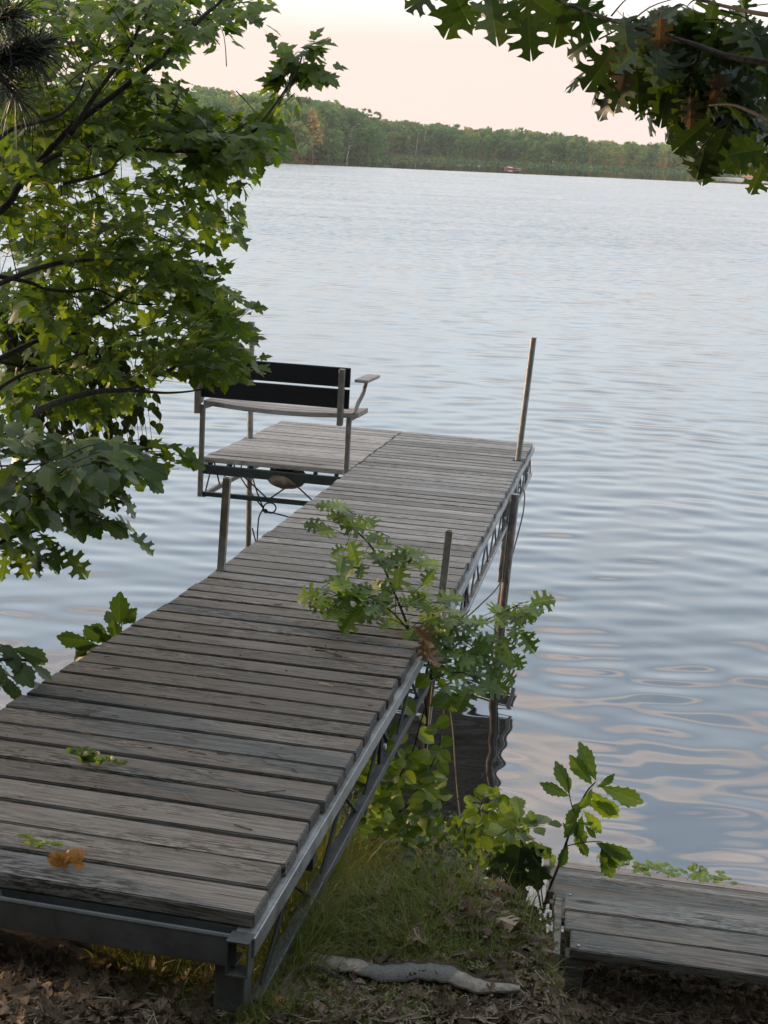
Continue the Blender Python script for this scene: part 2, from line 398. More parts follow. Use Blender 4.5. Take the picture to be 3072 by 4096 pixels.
# ------------------------------------------------------------------ ground
GY = [-12, -4, 0, 2, 2.6, 3.2, 4.4, 5.5, 6.7, 8, 12, 40]
GY2 = [-12, -4, 0, 2, 2.6, 3.2, 3.95, 4.4, 5.2, 5.75, 6.7, 12, 40]
GC = [3.4, 2.5, 2.15, 2.02, 1.90, 1.74, 1.12, .52, .0, -.5, -1.1, -1.6]
GR = [3.4, 2.4, 2.0, 1.72, 1.52, 1.24, .84, .74, .28, -.04, -.5, -1.1, -1.6]
def sm(t): t = min(1, max(0, t)); return t*t*(3-2*t)
def ground_z(x, y):
    b = sm((x-.445)/.255)
    if x < -1.5: y = y - .5*sm((-1.5-x)/1.5)
    z = float(np.interp(y, GY, GC))*(1-b) + float(np.interp(y, GY2, GR))*b
    z += .16*math.exp(-((x-.22)/.28)**2-((y-3.25)/.5)**2)
    return z + .022*math.sin(3.1*x+1.7*y)+.018*math.sin(5.3*y-4.1*x+1)+.012*math.sin(9.7*x+2)*math.sin(8.3*y)
def on_ground(u, v):
    d = ray(u, v); lo = None
    s = 2.0
    while s < 9:
        p = O + d*s
        if p.z < ground_z(p.x, p.y):
            for _ in range(14):
                s -= .004; p = O + d*s
                if p.z >= ground_z(p.x, p.y): break
            return p
        s += .05
    return None
def build_ground():
    xs = np.concatenate([np.linspace(-40, -4, 19)[:-1], np.linspace(-4, 4, 161), np.linspace(4, 40, 19)[1:]])
    ys = np.concatenate([np.linspace(-12, 1.5, 28)[:-1], np.linspace(1.5, 8, 131), np.linspace(8, 40, 17)[1:]])
    V = [(x, y, ground_z(x, y)) for y in ys for x in xs]
    nx = len(xs); i = np.arange((len(ys)-1)*nx).reshape(len(ys)-1, nx)[:, :-1].ravel()
    Fq = np.stack([i, i+1, i+1+nx, i+nx], 1)
    m, nt = new_mat('bank_soil'); t = NT(nt)
    p = t.n('NewGeometry').outputs['Position']
    a = t.noise(p, 2.2, 5).outputs[0]; b = t.noise(p, 26, 7, .7).outputs[0]; c = t.noise(p, 90, 4, .6).outputs[0]
    col = t.ramp(t.math('ADD', t.math('MULTIPLY', b, .7), t.math('MULTIPLY', c, .3)), [(.30, (.024, .017, .013)), (.5, (.075, .053, .040)), (.66, (.15, .11, .085)), (.8, (.23, .185, .145))])
    col = t.mix(t.math('MULTIPLY', t.mr(a, .48, .62), .6), col, t.mix(b, (.045, .05, .018, 1), (.12, .115, .045, 1)))
    bs = t.n('BsdfPrincipled', i_Base_Color=col, i_Roughness=.95, i_Normal=t.n('Bump', i_Strength=.9, i_Distance=.025, i_Height=t.math('ADD', b, t.math('MULTIPLY', c, .5))))
    bs.inputs['Specular IOR Level'].default_value = .1
    t.out(bs)
    o = link_mesh('ground', np_mesh('ground', V, Fq), m, smooth=True); tag(o, kind='structure')
build_ground()

# ------------------------------------------------------------------ lake
def build_water():
    r = [4.0]
    while r[-1] < 62: r.append(r[-1]*1.0024)
    while r[-1] < 640: r.append(r[-1]*1.02)
    r = np.array(r)
    ang = np.concatenate([np.linspace(-86, -24, 32)[:-1], np.linspace(-24, 24, 330), np.linspace(24, 86, 32)[1:]])*math.pi/180
    Rr, A = np.meshgrid(r, ang, indexing='ij')
    X = Rr*np.sin(A); Y = Rr*np.cos(A); Z = np.zeros_like(X)
    rs = np.random.RandomState(11)
    dr = Rr*.0024
    for i in range(76):
        lam = .24*(1.05/.24)**rs.rand()
        th = rs.normal(0, .30) + .03
        k = 2*math.pi/lam
        slope = .0100*(lam/.4)**-.35
        grow = np.clip((Y-6.5)/11, 0, 1)
        amp = slope/k*(.40+1.1*grow) if lam < .42 else slope/k*(.55+.30*grow)
        fade = np.clip((lam-5.0*dr)/(4*dr+1e-6), 0, 1)
        ph = rs.rand()*6.283
        # slow bending and grouping of the crests
        bend = .9*np.sin(.55*X+.3*Y+rs.rand()*6)+.6*np.sin(.23*X-.7*Y+rs.rand()*6)
        env = .55+.45*np.sin((.5+.4*rs.rand())*X+(.35*rs.rand())*Y+rs.rand()*6.28)
        Z += amp*fade*env*np.sin(k*(X*math.sin(th)+Y*math.cos(th))+ph+bend)
    V = np.stack([X.ravel(), Y.ravel(), Z.ravel()], 1)
    nx = len(ang); i = np.arange((len(r)-1)*nx).reshape(len(r)-1, nx)[:, :-1].ravel()
    Fq = np.stack([i, i+1, i+1+nx, i+nx], 1)
    m, nt = new_mat('lake_water'); t = NT(nt)
    geo = t.n('NewGeometry'); p = geo.outputs['Position']; sp = t.n('SeparateXYZ', i_0=p)
    y = sp.outputs[1]
    warp = t.noise(p, .02, 3).outputs[0]
    yb = t.math('ADD', y, t.math('MULTIPLY', t.math('SUBTRACT', warp, .5), 26))
    amp = t.math('MULTIPLY', t.mr(y, 14, 60, 0, 1), t.mr(yb, 232, 244, 1, .02))
    lane = t.noise(t.vmath('MULTIPLY', p, (.006, .05, 1)), 1, 2).outputs[0]
    xl = t.mr(t.math('ADD', sp.outputs[0], t.math('MULTIPLY', warp, 30)), 75, 105)
    strip = t.math('MULTIPLY', xl, t.math('MULTIPLY', t.mr(y, 262, 270), t.mr(y, 350, 330)))
    amp = t.math('MAXIMUM', amp, t.math('MULTIPLY', strip, .8))
    n1 = t.noise(t.vmath('MULTIPLY', p, (1.8, 6.5, 1)), 1, 4, .6).outputs['Color']
    n2 = t.noise(t.vmath('MULTIPLY', p, (.05, .22, 1)), 1, 3, .6).outputs[0]
    sl = t.vmath('MULTIPLY', t.vmath('SUBTRACT', n1, (.5, .5, .5)), (.22, .66, 0))
    sl = t.vmath('SCALE', sl, t.math('MULTIPLY', amp, t.mr(n2, .3, .7, .6, 1.15)))
    sl = t.vmath('ADD', sl, t.vmath('SCALE', (0, -.075, 0), amp))
    nr = t.vmath('NORMALIZE', t.vmath('ADD', geo.outputs['Normal'], sl))
    fr = t.n('Fresnel', i_IOR=3.8, i_Normal=nr)
    gl = t.n('BsdfGlossy', i_Color=(.97, .98, 1, 1), i_Roughness=.025, i_Normal=nr)
    df = t.n('BsdfDiffuse', i_Color=(.010, .011, .010, 1))
    mx = t.n('MixShader', i_0=fr); t.set(mx.inputs[1], df); t.set(mx.inputs[2], gl)
    t.out(mx)
    o = link_mesh('lake_water', np_mesh('lake_water', V, Fq), m, smooth=True); tag(o, kind='structure')
build_water()
# ------------------------------------------------------------------ dock
def frame(o, r, a):
    r, a = Vector(r).normalized(), Vector(a).normalized(); n = r.cross(a).normalized()
    return Matrix(((r.x, a.x, n.x, o[0]), (r.y, a.y, n.y, o[1]), (r.z, a.z, n.z, o[2]), (0, 0, 0, 1)))
J = Vector((-.27669, 5.83561, 1.80258))
A1, R1 = Vector((.18291, .97685, -.11097)), Vector((.98292, -.18405, 0))
A2, R2 = Vector((.18078, .98053, -.07664)), Vector((.98343, -.18131, 0))
W, PW, L1, L2, WP, DP = 1.22, .14, 3.22, 5.608, 1.1674, 2.274
S1 = frame(J, R1, A1); S2 = frame(J, R2, A2)
S0P = L2 - DP
PF = frame(S2 @ Vector((-W/2-WP, S0P, 0)), R2, A2)       # platform frame: t 0..WP, s 0..DP
def on_frame(u, v, Fm, h=0.):
    d = ray(u, v); n = Fm.col[2].xyz; p = Fm.translation + n*h
    return O + d*((p-O).dot(n)/d.dot(n))
def loc(Fm, p): return Fm.inverted() @ Vector(p)
def on_side(u, v, Fm, t):
    d = ray(u, v); n = Fm.col[0].xyz; p = Fm @ Vector((t, 0, 0))
    return loc(Fm, O + d*((p-O).dot(n)/d.dot(n)))

def plank(parent, t0, t1, s, w, th=.038, mat='plank', notch=None):
    mb = MB(); L = t1-t0
    bm = bmesh.new(); bmesh.ops.create_cube(bm, size=1)
    for v in bm.verts: v.co = Vector((v.co.x*L, v.co.y*w, v.co.z*th))
    bmesh.ops.subdivide_edges(bm, edges=[e for e in bm.edges if abs((e.verts[0].co-e.verts[1].co).x) > .3*L], cuts=7)
    ph = rnd.uniform(0, 6); am = rnd.uniform(.0005, .0022)
    bmesh.ops.bevel(bm, geom=[e for e in bm.edges if e.calc_face_angle(0) > .5], offset=.0035, segments=2, affect='EDGES')
    for v in bm.verts:
        v.co.y += am*math.sin(v.co.x*3.1+ph); v.co.z += .8*am*math.sin(v.co.x*2.3+ph*1.7)
    me = bpy.data.meshes.new('plank'); bm.to_mesh(me); bm.free()
    o = link_mesh('plank', me, M[mat], parent)
    o.location = ((t0+t1)/2, s, -th/2 + rnd.uniform(-.0015, .0015)); o.rotation_euler = (rnd.uniform(-.008, .008), 0, rnd.uniform(-.0022, .0022))
    return o
def planks(parent, t0, t1, s0, s1, n, mat='plank', gap=.011, rag=.006):
    p = (s1-s0)/n
    for i in range(n):
        g = gap*rnd.uniform(.45, 1.6)
        plank(parent, t0+rnd.uniform(-rag, rag), t1+rnd.uniform(-rag, rag), s0+(i+.5)*p, p-g, mat=mat)
def truss(parent, t, s0, s1, utop, ubot, n, rod='galv_dark', chord='galv', cw=.034, name='truss'):
    MB().bar((t, s0, ubot), (t, s1, ubot), cw, .034, bev=.003).build('lower_chord', M[chord], parent)
    mb = MB(); d = (s1-s0)/n
    for i in range(n):
        a = s0+i*d
        mb.tube([(t, a+.08*d, ubot), (t, a+.5*d, utop)], .0065, 6); mb.tube([(t, a+.5*d, utop), (t, a+.92*d, ubot)], .0065, 6)
    return mb.build('truss_rods', M[rod], parent)
def bracket(parent, t, s, utop, ubot, w=.10):
    b = MB().box((t, s, (utop+ubot)/2), (.012, w, utop-ubot), bev=.002).build('leg_bracket', M['blackmetal'], parent)
    MB().tube([(t+.006, s, (utop*.4+ubot*.6)), (t+.016, s, (utop*.4+ubot*.6))], .011, 10).build('bolt', M['bolt'], b)
def angle_iron(parent, t, s0, s1, top=-.0395, h=.05, sgn=1, mat='galv', name='edge_rail'):
    mb = MB(); mb.box((t, (s0+s1)/2, top-h/2), (.006, s1-s0, h), bev=.0015)
    mb.box((t-sgn*(.003+.024), (s0+s1)/2, top-.003), (.048, s1-s0-.004, .006))
    mb.build(name, M[mat], parent)

# near section
ramp = thing('dock_section', 'near sloping section of the plank dock, resting on the bank', 'dock', S1, 'joined sections of the plank dock')
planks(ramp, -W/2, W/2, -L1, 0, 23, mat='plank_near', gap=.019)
angle_iron(ramp, W/2+.014, -L1-.03, -.02); angle_iron(ramp, -W/2-.014, -L1-.03, -.02, sgn=-1)
mb = MB(); yb = -L1-.030
mb.box((-.012, yb, -.080), (W-.03, .008, .080), bev=.002); mb.box((0, -L1+.03, -.062), (W-.04, .04, .044))
mb.tube([(-W/2, yb+.002, -.046), (W/2-.012, yb+.002, -.046)], .0075, 8)
mb.box((-.012, yb+.03, -.118), (W-.03, .055, .006)); mb.build('end_beam', M['galv_dark'], ramp)
mb = MB()
for dx in (-.026, .026): mb.box((W/2-.016+dx*.98, yb-.006, -.082), (.004, .05, .084))
mb.box((W/2-.016, yb-.006, -.0405), (.056, .05, .004)); mb.box((W/2-.016, yb-.006, -.1245), (.056, .05, .004))
mb.build('corner_tube', M['galv_dark'], ramp)
MB().box((W/2-.045, yb+.02, -.27), (.075, .006, .28), bev=.002).box((W/2-.010, yb+.045, -.27), (.006, .06, .28), bev=.002).build('leg', M['galv_dark'], ramp)
MB().box((-W/2+.05, yb+.02, -.27), (.07, .006, .28), bev=.002).build('leg', M['galv_dark'], ramp)
truss(ramp, W/2-.002, -L1+.05, -.03, -.09, -.262, 5, rod='blackmetal', chord='galv_dark')
truss(ramp, -W/2+.002, -L1+.05, -.03, -.09, -.262, 7)
bracket(ramp, W/2-.012, -1.50, -.088, -.262); bracket(ramp, W/2-.012, -.16, -.088, -.262)
for s in (-1.5, -2.5): MB().bar((-W/2, s, -.2), (W/2-.02, s, -.2), .03, .04).build('cross_brace', M['galv_dark'], ramp)
# square sleeve posts standing in the joint
def sq_post(parent, Fm, foot_px, top_px, side, zlow, face):
    f = on_frame(*foot_px, Fm); d = ray(*top_px); tp = O + d*(f.y/d.y)
    ax = (tp-f); h = ax.length; ax.normalize()
    lo = f - ax*((f.z-zlow)/ax.z)
    fl, tl, ll = loc(Fm, f), loc(Fm, tp), loc(Fm, lo)
    mb = MB(); y = (tl-ll).normalized(); x = Vector((1, 0, 0)); x = (x-y*x.dot(y)).normalized(); z = x.cross(y)
    w, dp, e = side, side*.8, .004; c = (tl+ll)/2; L = (tl-ll).length
    for k in (-1, 1):
        mb.box(c + x*k*(w-e)/2, (e, dp, L), x, z, y); mb.box(c + z*k*(dp-e)/2, (w-2*e, e, L), x, z, y)
    mb.box(c - y*.004, (w-2*e, dp-2*e, L-.03), x, z, y)
    return mb.build('post', M['alu'], parent)
sq_post(ramp, S1, (884, 2286), (909, 1911), .036, -.4, 1)
sq_post(ramp, S1, (1767, 2388), (1798, 2122), .034, -.4, 1)

# outer section
outer = thing('dock_section', 'long outer section of the plank dock, standing on pipes in the lake', 'dock', S2, 'joined sections of the plank dock')
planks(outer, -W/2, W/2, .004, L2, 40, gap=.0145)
angle_iron(outer, W/2+.012, .0, L2+.01, h=.042); angle_iron(outer, -W/2-.010, .0, S0P, h=.042, sgn=-1)
sp0 = on_side(1900, 2243, S2, W/2).y
MB().box((W/2+.0185, sp0/2+.02, -.062), (.005, sp0, .052), bev=.0015).build('splice_plate', M['galv'], outer)
truss(outer, W/2-.002, .06, L2-.02, -.08, -.285, 11, chord='galv')
truss(outer, -W/2+.002, .06, L2-.02, -.08, -.285, 11)
for px in ((1873, 2366), (2022, 2057), (2112, 1860)):
    bracket(outer, W/2-.010, on_side(*px, S2, W/2).y, -.081, -.285, .11)
MB().box((0, L2+.012, -.075), (W, .008, .05)).box((0, L2+.006, -.29), (W, .03, .03)).build('end_beam', M['galv_dark'], outer)
for s in (.35, 3.1): MB().bar((-W/2, s, -.16), (W/2-.02, s, -.16), .03, .05).build('cross_brace', M['galv_dark'], outer)
def pipe(parent, Fm, foot_px, top_px, r, zlow, hpl=0.):
    f = on_frame(*foot_px, Fm, hpl); d = ray(*top_px); tp = O + d*(f.y/d.y)
    ax = (tp-f).normalized(); lo = f - ax*((f.z-zlow)/ax.z); md = f - ax*.30
    q = lambda p: loc(Fm, p)
    o = MB().tube([q(md), q(tp)], r, 14).build('post', M['pipe_top'], parent, smooth=False)
    MB().tube([q(tp), q(tp+ax*.006)], r*1.06, 14).build('cap', M['galv'], o)
    MB().tube([q(lo), q(md)], r*.94, 14).build('leg', M['pipe'], parent)
    MB().box(q(f)+Vector((0, 0, -.004)), (r*3.6, r*3.2, .012), bev=.002).build('post_collar', M['blackmetal'], parent)
pipe(outer, S2, (2072, 1840), (2134, 1352), .0255, -.6)
# middle pipe leg on the lake side, with its sleeve
ft = on_z(1977, 2737, 0); tp = S2 @ Vector((W/2-.02, 3.20, -.05)); tp = Vector((ft.x+.055, ft.y+.03, tp.z))
ax = (tp-ft).normalized()
MB().tube([loc(S2, ft-ax*.7), loc(S2, tp)], .030, 14).build('leg', M['pipe'], outer)
sl = on_side(2000, 2320, S2, W/2-.03)
p1 = tp - Vector((.052, .01, .06)); p2 = p1 - ax*.62
MB().tube([loc(S2, p2), loc(S2, p1)], .016, 10).build('sleeve', M['pipe_top'], outer)

# bench platform
plat = thing('dock_section', 'short side platform of the dock, under the black-backed bench', 'dock', PF, 'joined sections of the plank dock')
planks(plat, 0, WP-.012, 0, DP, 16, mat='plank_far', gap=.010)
mb = MB(); mb.box((WP/2, -.004, -.092), (WP, .03, .072), bev=.003); mb.build('front_beam', M['greenmetal'], plat)
for i in range(7): MB().box((WP*(.06+.14*i)+rnd.uniform(-.02, .02), .006, -.047), (.03, .02, .016)).build('clip', M['blackmetal'], plat)
MB().bar((0, 0, -.287), (WP, 0, -.287), .034, .034).build('lower_chord', M['greenmetal'], plat)
mb = MB()
for a, b in ((.02, .05), (.95, .98)): pass
for t0 in (.34, .72, 1.10):
    mb.tube([(t0-.0, 0, -.125), (t0+.19, 0, -.277)], .0065, 6); mb.tube([(t0+.40, 0, -.125), (t0+.21, 0, -.277)], .0065, 6) if t0 < 1 else None
mb.build('truss_rods', M['blackmetal'], plat)
truss(plat, .004, .03, DP, -.05, -.305, 5, rod='blackmetal', chord='tube')
MB().box((.0, DP/2, -.066), (.006, DP, .05)).build('edge_rail', M['galv'], plat)
MB().box((WP/2, DP+.008, -.066), (WP, .006, .05)).build('end_beam', M['galv_dark'], plat)
pipe(plat, PF, (1000, 1752), (1007, 1289), .0255, -.6)

# ------------------------------------------------------------------ bench
bench = thing('bench', 'bench with black slatted back and pale sagging seat, facing the lake', 'bench', PF)
def sq(mb, a, b, w, h=None, up=(0, 1, 0)): return mb.bar(a, b, w, h or w, up, .003)
for t, lo in ((.0, -.305), (WP-.02, -.09)):
    sq(MB(), (t, -.037, lo), (t, -.030, .412), .036).build('leg', M['tube'], bench)
for t in (-.035, WP-.085):
    sq(MB(), (t, -.050, .345), (t, -.062, .768), .042, .05).build('back_post', M['tube'], bench)
def sag_board(t0, t1, s0, s1, u, th, sag, wgrain=0):
    mb = MB(); n = 14
    for i in range(n+1):
        f = i/n; t = t0+(t1-t0)*f; dz = -sag*math.sin(math.pi*f)
        for s, z in ((s0, u), (s0+.004, u+.004), (s1-.004, u+.004), (s1, u), (s1, u-th), (s0, u-th)): mb.v.append(Vector((t-(t0+t1)/2, s-(s0+s1)/2, z+dz-u)))
    for i in range(n):
        for k in range(6): mb.f.append([i*6+k, i*6+(k+1) % 6, i*6+6+(k+1) % 6, i*6+6+k])
    mb.f.append(list(range(6))[::-1]); mb.f.append([n*6+k for k in range(6)])
    return mb, Matrix.Translation(((t0+t1)/2, (s0+s1)/2, u))
for s0 in (-.005, .115, .235):
    mb, Lm = sag_board(-.005, WP+.045, s0, s0+.108, .438, .032, .028)
    mb.build('seat_slat', M['bench_wood'], bench, Lm)
for t in (.0, WP-.02): MB().bar((t, -.03, .390), (t, .35, .390), .03, .024).build('seat_rail', M['tube'], bench)
for u0, h in ((.468, .145), (.629, .146)):
    mb = MB(); mb.box(((WP-.089)/2, -.012, u0+h/2), (WP+.027, .026, h), bev=.004)
    for k in range(9): mb.box(((WP-.089)/2, -.026, u0+.012+k*(h-.024)/8), (WP+.022, .004, .007))
    mb.build('back_slat', M['slat'], bench)
for t, sg in ((WP+.012, 1), (-.032, -1)):
    a = MB().box((t+sg*.045, .20, .685), (.105, .46, .024), bev=.005).build('armrest', M['bench_wood'], bench)
    c = spline([(t-.004*sg, -.0, .43), (t+.002*sg, .10, .50), (t+.02*sg, .20, .58), (t+.03*sg, .24, .675)], 5)
    MB().tube(c, .016, 8).build('arm_support', M['tube'], bench)

# ------------------------------------------------------------------ ropes, bundle under the platform
def px_line(pts, sub=6): return spline([at(*p) for p in pts], sub)
Z5 = lambda x, y, d=9.35: (700+x/1.843, 1250+y/1.843, d)
def rope(pts, r, name, label, cat, mat='rope', grp=None, extra=()):
    o = MB().tube(px_line(pts), r, 6)
    for e in extra: o.tube(px_line(e), r, 6)
    return tag(o.build(name, M[mat]), label, cat, grp)
circ = [Z5(698+46*math.cos(a), 1441+38*math.sin(a)) for a in [i*2*math.pi/14+1.9 for i in range(14)]]
rope([Z5(470, 1195, 9.7), Z5(560, 1330), Z5(640, 1430), Z5(668, 1462)] + [Z5(740, 1482), Z5(800, 1497), Z5(860, 1515, 9.3)], .006, 'rope',
     'black looped rope with a knot, hanging under the bench platform', 'rope', 'blackrope',
     extra=([Z5(565, 1195, 9.6), Z5(600, 1310), Z5(650, 1440), Z5(668, 1462)], [Z5(668, 1462)]+circ+[Z5(640, 1460)],
            [Z5(655, 1440), Z5(622, 1500), Z5(611, 1580), Z5(606, 1690)], [Z5(570, 1590), Z5(585, 1650), Z5(596, 1690)]))
kn = MB().tube([at(*Z5(655, 1462)), at(*Z5(668, 1464)), at(*Z5(682, 1462))], [.012, .02, .010], 8)
tag(kn.build('rope_knot', M['blackrope']), 'small black knotted clump at the rope loop under the platform', 'knot')
ZA = lambda x, y, d: (1600+x/2.211, 1300+y/2.211, d)
ZB = lambda x, y, d: (1800+x/2.764, 2050+y/2.764, d)
rope([ZA(1055, 1432, 9.6), ZA(1098, 1475, 9.5), ZA(1100, 1560, 9.4), ZA(1085, 1680, 9.3), ZA(1040, 1860, 9.2), ZA(985, 2060, 9.05), ZB(650, 560, 8.9), ZB(632, 650, 8.85), ZB(640, 800, 8.85), ZB(627, 930, 8.85), ZB(612, 1050, 8.85)],
     .0055, 'rope', 'thin grey rope trailing from the dock edge down the lakeside pipe leg', 'rope', extra=([ZB(605, 660, 8.84), ZB(632, 655, 8.8), ZB(655, 655, 8.84)], [ZB(615, 670, 8.85), ZB(622, 800, 8.87), ZB(600, 1300, 8.87), ZB(570, 1640, 8.86), ZB(545, 1880, 8.86)]))
rope([ZB(580, 735, 8.72), ZB(500, 860, 8.2), ZB(350, 1008, 7.6), ZB(190, 1155, 7.1), ZB(120, 1200, 6.8)], .0055, 'rope', 'grey cable slanting from the pipe leg down to the lower rail', 'cable')
bm = bmesh.new(); bmesh.ops.create_icosphere(bm, subdivisions=4, radius=1)
for v in bm.verts:
    a = v.co.copy(); k = 1+.04*math.sin(4*a.x+3*a.y)+.02*math.sin(13*a.y+5*a.z+9*a.x)
    v.co = Vector((a.x*.155*k, a.y*.22*k, a.z*.085*k*(1-.35*abs(a.x))))
me = bpy.data.meshes.new('tarp_bundle'); bm.to_mesh(me); bm.free()
tb = link_mesh('tarp_bundle', me, M['lump'], smooth=True); tb.location = at(1152, 1908, 9.45); tb.rotation_euler = (0, .12, -.2)
tag(tb, 'brown mottled bundle sagging beneath the bench platform', 'bundle')

# brace rod and cleat at the near end
MB_rod = MB().tube([at(380, 3705, 3.3), at(30, 3995, 2.78)], .011, 8)
tag(MB_rod.build('brace_rod', M['galv_dark']), 'dull steel rod slanting into the shade under the near dock end', 'rod')
cl = thing('cleat', 'curled metal loop fixed to the left of the near end beam', 'cleat', at(40, 3620, 2.70))
cp = [(-60, 3530), (-15, 3552), (10, 3592), (60, 3622), (105, 3648), (115, 3660), (104, 3668), (40, 3658), (-60, 3642)]
MB().tube(spline([at(u, v, 2.69) - cl.location for u, v in cp], 5), .0055, 8).build('loop', M['galv'], cl)
MB().tube([at(-60, 3590, 2.705) - cl.location, at(20, 3628, 2.705) - cl.location, at(92, 3657, 2.705) - cl.location], [.022, .015, .004], 6).build('dark_hollow', M['blackmetal'], cl)  # black piece added for the shade in the hollow of the loop

# ------------------------------------------------------------------ wooden steps
ZT = 1.03
pA, pB = on_z(2261, 3561, ZT), on_z(3072, 3667, ZT)
ex = (pB-pA).normalized(); gy = Vector((0, 0, 1)).cross(ex)
ST = frame(pA, ex, gy)
steps = thing('wooden_steps', 'weathered plank steps leading down the bank into the lake', 'steps', ST)
pC = loc(ST, on_z(2280, 3800, ZT)).y
bw = -pC/3
stepL = 1.9
def step_board(t0, t1, s0, s1, u, th=.04):
    o = plank(steps, t0, t1, (s0+s1)/2, s1-s0, th, 'steps'); o.location.z += u; return o
for i in range(3):
    step_board((.0, .004, .028)[i], stepL, -(i+1)*bw+.004, -i*bw-.004, 0)
def tread_u(uv, s):
    d = ray(*uv); lo = ST.inverted() @ O; ld = ST.inverted().to_3x3() @ d
    return (lo + ld*((s-lo.y)/ld.y)).z
lastu = 0
for k, uv in enumerate(((2248, 3532), (2232, 3508), (2218, 3489), (2206, 3473), (2196, 3460)), 1):
    s = .012+.268*(k-1); u = tread_u(uv, s+.26); lastu = u
    for j in range(2): step_board(-.03-.008*k+rnd.uniform(-.02, .02), stepL, s+j*.132, s+j*.132+.124, u)
    MB().box((stepL/2, s+.008, u-.09), (stepL-.06, .03, .10)).build('riser', M['steps'], steps)
for t in (.05, 1.05, 1.85):
    MB().bar((t, .03, -.25), (t, 1.33, lastu-.14), .045, .15, bev=.003).build('stringer', M['steps'], steps)
    MB().box((t, -3*bw+.045, -.19), (.075, .06, .30), bev=.003).build('post', M['steps'], steps)
MB().box((-.022, -1.55*bw, -.13), (.028, 3.0*bw, .22), bev=.003).build('side_board', M['steps'], steps)
plank(steps, -.09, stepL+.2, 1.39, .07, .06, 'bench_wood').location.z += lastu-.012
for (t, s) in ((.02, -.03), (1.0, -.05), (1.03, -.105), (1.05, -bw-.03), (1.06, -bw-.10), (1.055, -2*bw-.035), (1.06, -2*bw-.10), (.06, -2*bw-.10), (.80, -bw-.06), (1.88, -.06)):
    MB().tube([(t, s, -.002), (t, s, .0035)], .006, 10).build('nail', M['nail'], steps)
def vine(px, n, label, s, half):
    d = ray(*px); p0 = O + d*3.0; k = 3.0
    while loc(ST, p0).y < s: k += .01; p0 = O + d*k
    th = thing('vine_sprig', label, 'sprig', p0, 'yellow green sprigs on the wooden steps'); f = Foliage(); mb = MB()
    for k in range(n):
        b = ex*rnd.gauss(0, half*.55)+gy*rnd.uniform(-.06, .03); q = b + Vector((rnd.uniform(-.03, .03), rnd.uniform(-.03, .02), rnd.uniform(.0, .02)))
        mb.tube([b-Vector((0, 0, .012)), q], .0012, 4)
        for j in range(3):
            a = rnd.uniform(0, 6.28); f.leaf('small', q, (math.cos(a), math.sin(a), .2), (0, -.5, 1), rnd.uniform(.022, .036), 1.6)
    mb.build('stem', M['twigmat'], th); f.build('leaves', M['vine'], th)
vine((2560, 3462), 26, 'clover-like sprig among the saplings at the left of the steps', .8, .17)
vine((2790, 3492), 30, 'clover-like sprig alone on the lower steps, right of centre', .8, .17)

# ------------------------------------------------------------------ small things on the deck
tw = on_frame(1233, 2587, S1, .008), on_frame(1262, 2600, S1, .014), on_frame(1300, 2604, S1, .012), on_frame(1335, 2615, S1, .014), on_frame(1366, 2626, S1, .01)
mb = MB().tube(list(tw), [.002, .004, .0035, .005, .006], 7); mb.tube([tw[2], tw[2]+Vector((.0, .02, .02))], .002, 5); mb.tube([tw[3], tw[3]+Vector((.02, .02, .01))], .002, 5)
tag(mb.build('twig', M['twigmat']), 'short dark twig lying on the grey dock planks', 'twig')
f = Foliage()
for k in range(15):
    p = on_frame(rnd.uniform(235, 340), 3452+rnd.uniform(-6, 10), S1, rnd.uniform(.004, .03)); f.leaf(rnd.choice(('crisp', 'ovate', 'round')), p, Vector((rnd.uniform(-1, 1), rnd.uniform(-.3, .3), rnd.uniform(.0, 1))), Vector((rnd.uniform(-.8, .8), -1, rnd.uniform(-.2, .8))), rnd.uniform(.022, .04))
tag(f.build('fallen_leaf', M['orange']), 'curled orange dead leaf on the nearest dock planks', 'leaf')
f = Foliage()
for k in range(4):
    p = on_frame(1660+k*14, 2520+k*17, S1, .10-.012*k) + rv(.02); f.leaf('crisp', p, Vector((.3, -.3, -1))+rv(.4), TOCAM+rv(.7), rnd.uniform(.075, .105), 1.25)
tag(f.build('fallen_leaf', M['deadleaf']), 'large crumpled brown leaf caught on the dock edge by the oak sapling', 'leaf')
def sprout(px, sz, n, label, hgt):
    p0 = on_frame(*px, S1, -.03); th = thing('seedling', label, 'seedling', p0); f = Foliage(); mb = MB()
    for k in range(n):
        d = Vector((rnd.uniform(-.5, 1), rnd.uniform(-.3, .3), rnd.uniform(.4, 1.2))).normalized(); c = spline([(0, 0, 0), d*hgt*.6+Vector((0, 0, .02)), d*hgt*rnd.uniform(.8, 1.3)+Vector((.03*(1 if k % 2 else -.3), 0, 0))], 4)
        mb.tube(c, .0015, 4)
        for q in c[3:]:
            for sg in (1, -1): f.leaf('small', q, Vector((sg*.7, -.2, .35))+rv(.3), Vector((0, -.6, .8)), sz*rnd.uniform(.7, 1.2), 1.5)
    mb.build('stem', M['stalk'], th); f.build('leaves', M['vine'] if sz < .02 else M['shrub'], th)
sprout((362, 3092), .026, 5, 'leafy green seedling growing up between the dock planks', .075)
sprout((138, 3430), .016, 2, 'tiny seedling with a few round leaves beside the orange leaf', .06)
# bits of needle, bud and bark lying about on the planks
mb = MB()
for k in range(150):
    s, t = -L1*rnd.random()**.9, rnd.uniform(-.58, .58); a = rnd.uniform(-1, 1)*.9; L = rnd.choice((.008, .012, .02, .035, .06))
    p = S1 @ Vector((t, s, .004)); d = (R1*math.cos(a)+A1*math.sin(a))*L; mb.tube([p, p+d*.5+Vector((0, 0, .001))+rv(.002), p+d], rnd.uniform(.0007, .0022), 4)
tag(mb.build('deck_debris', M['litter']), 'scattered dry needles and bark crumbs on the dock planks', 'debris', kind='stuff')

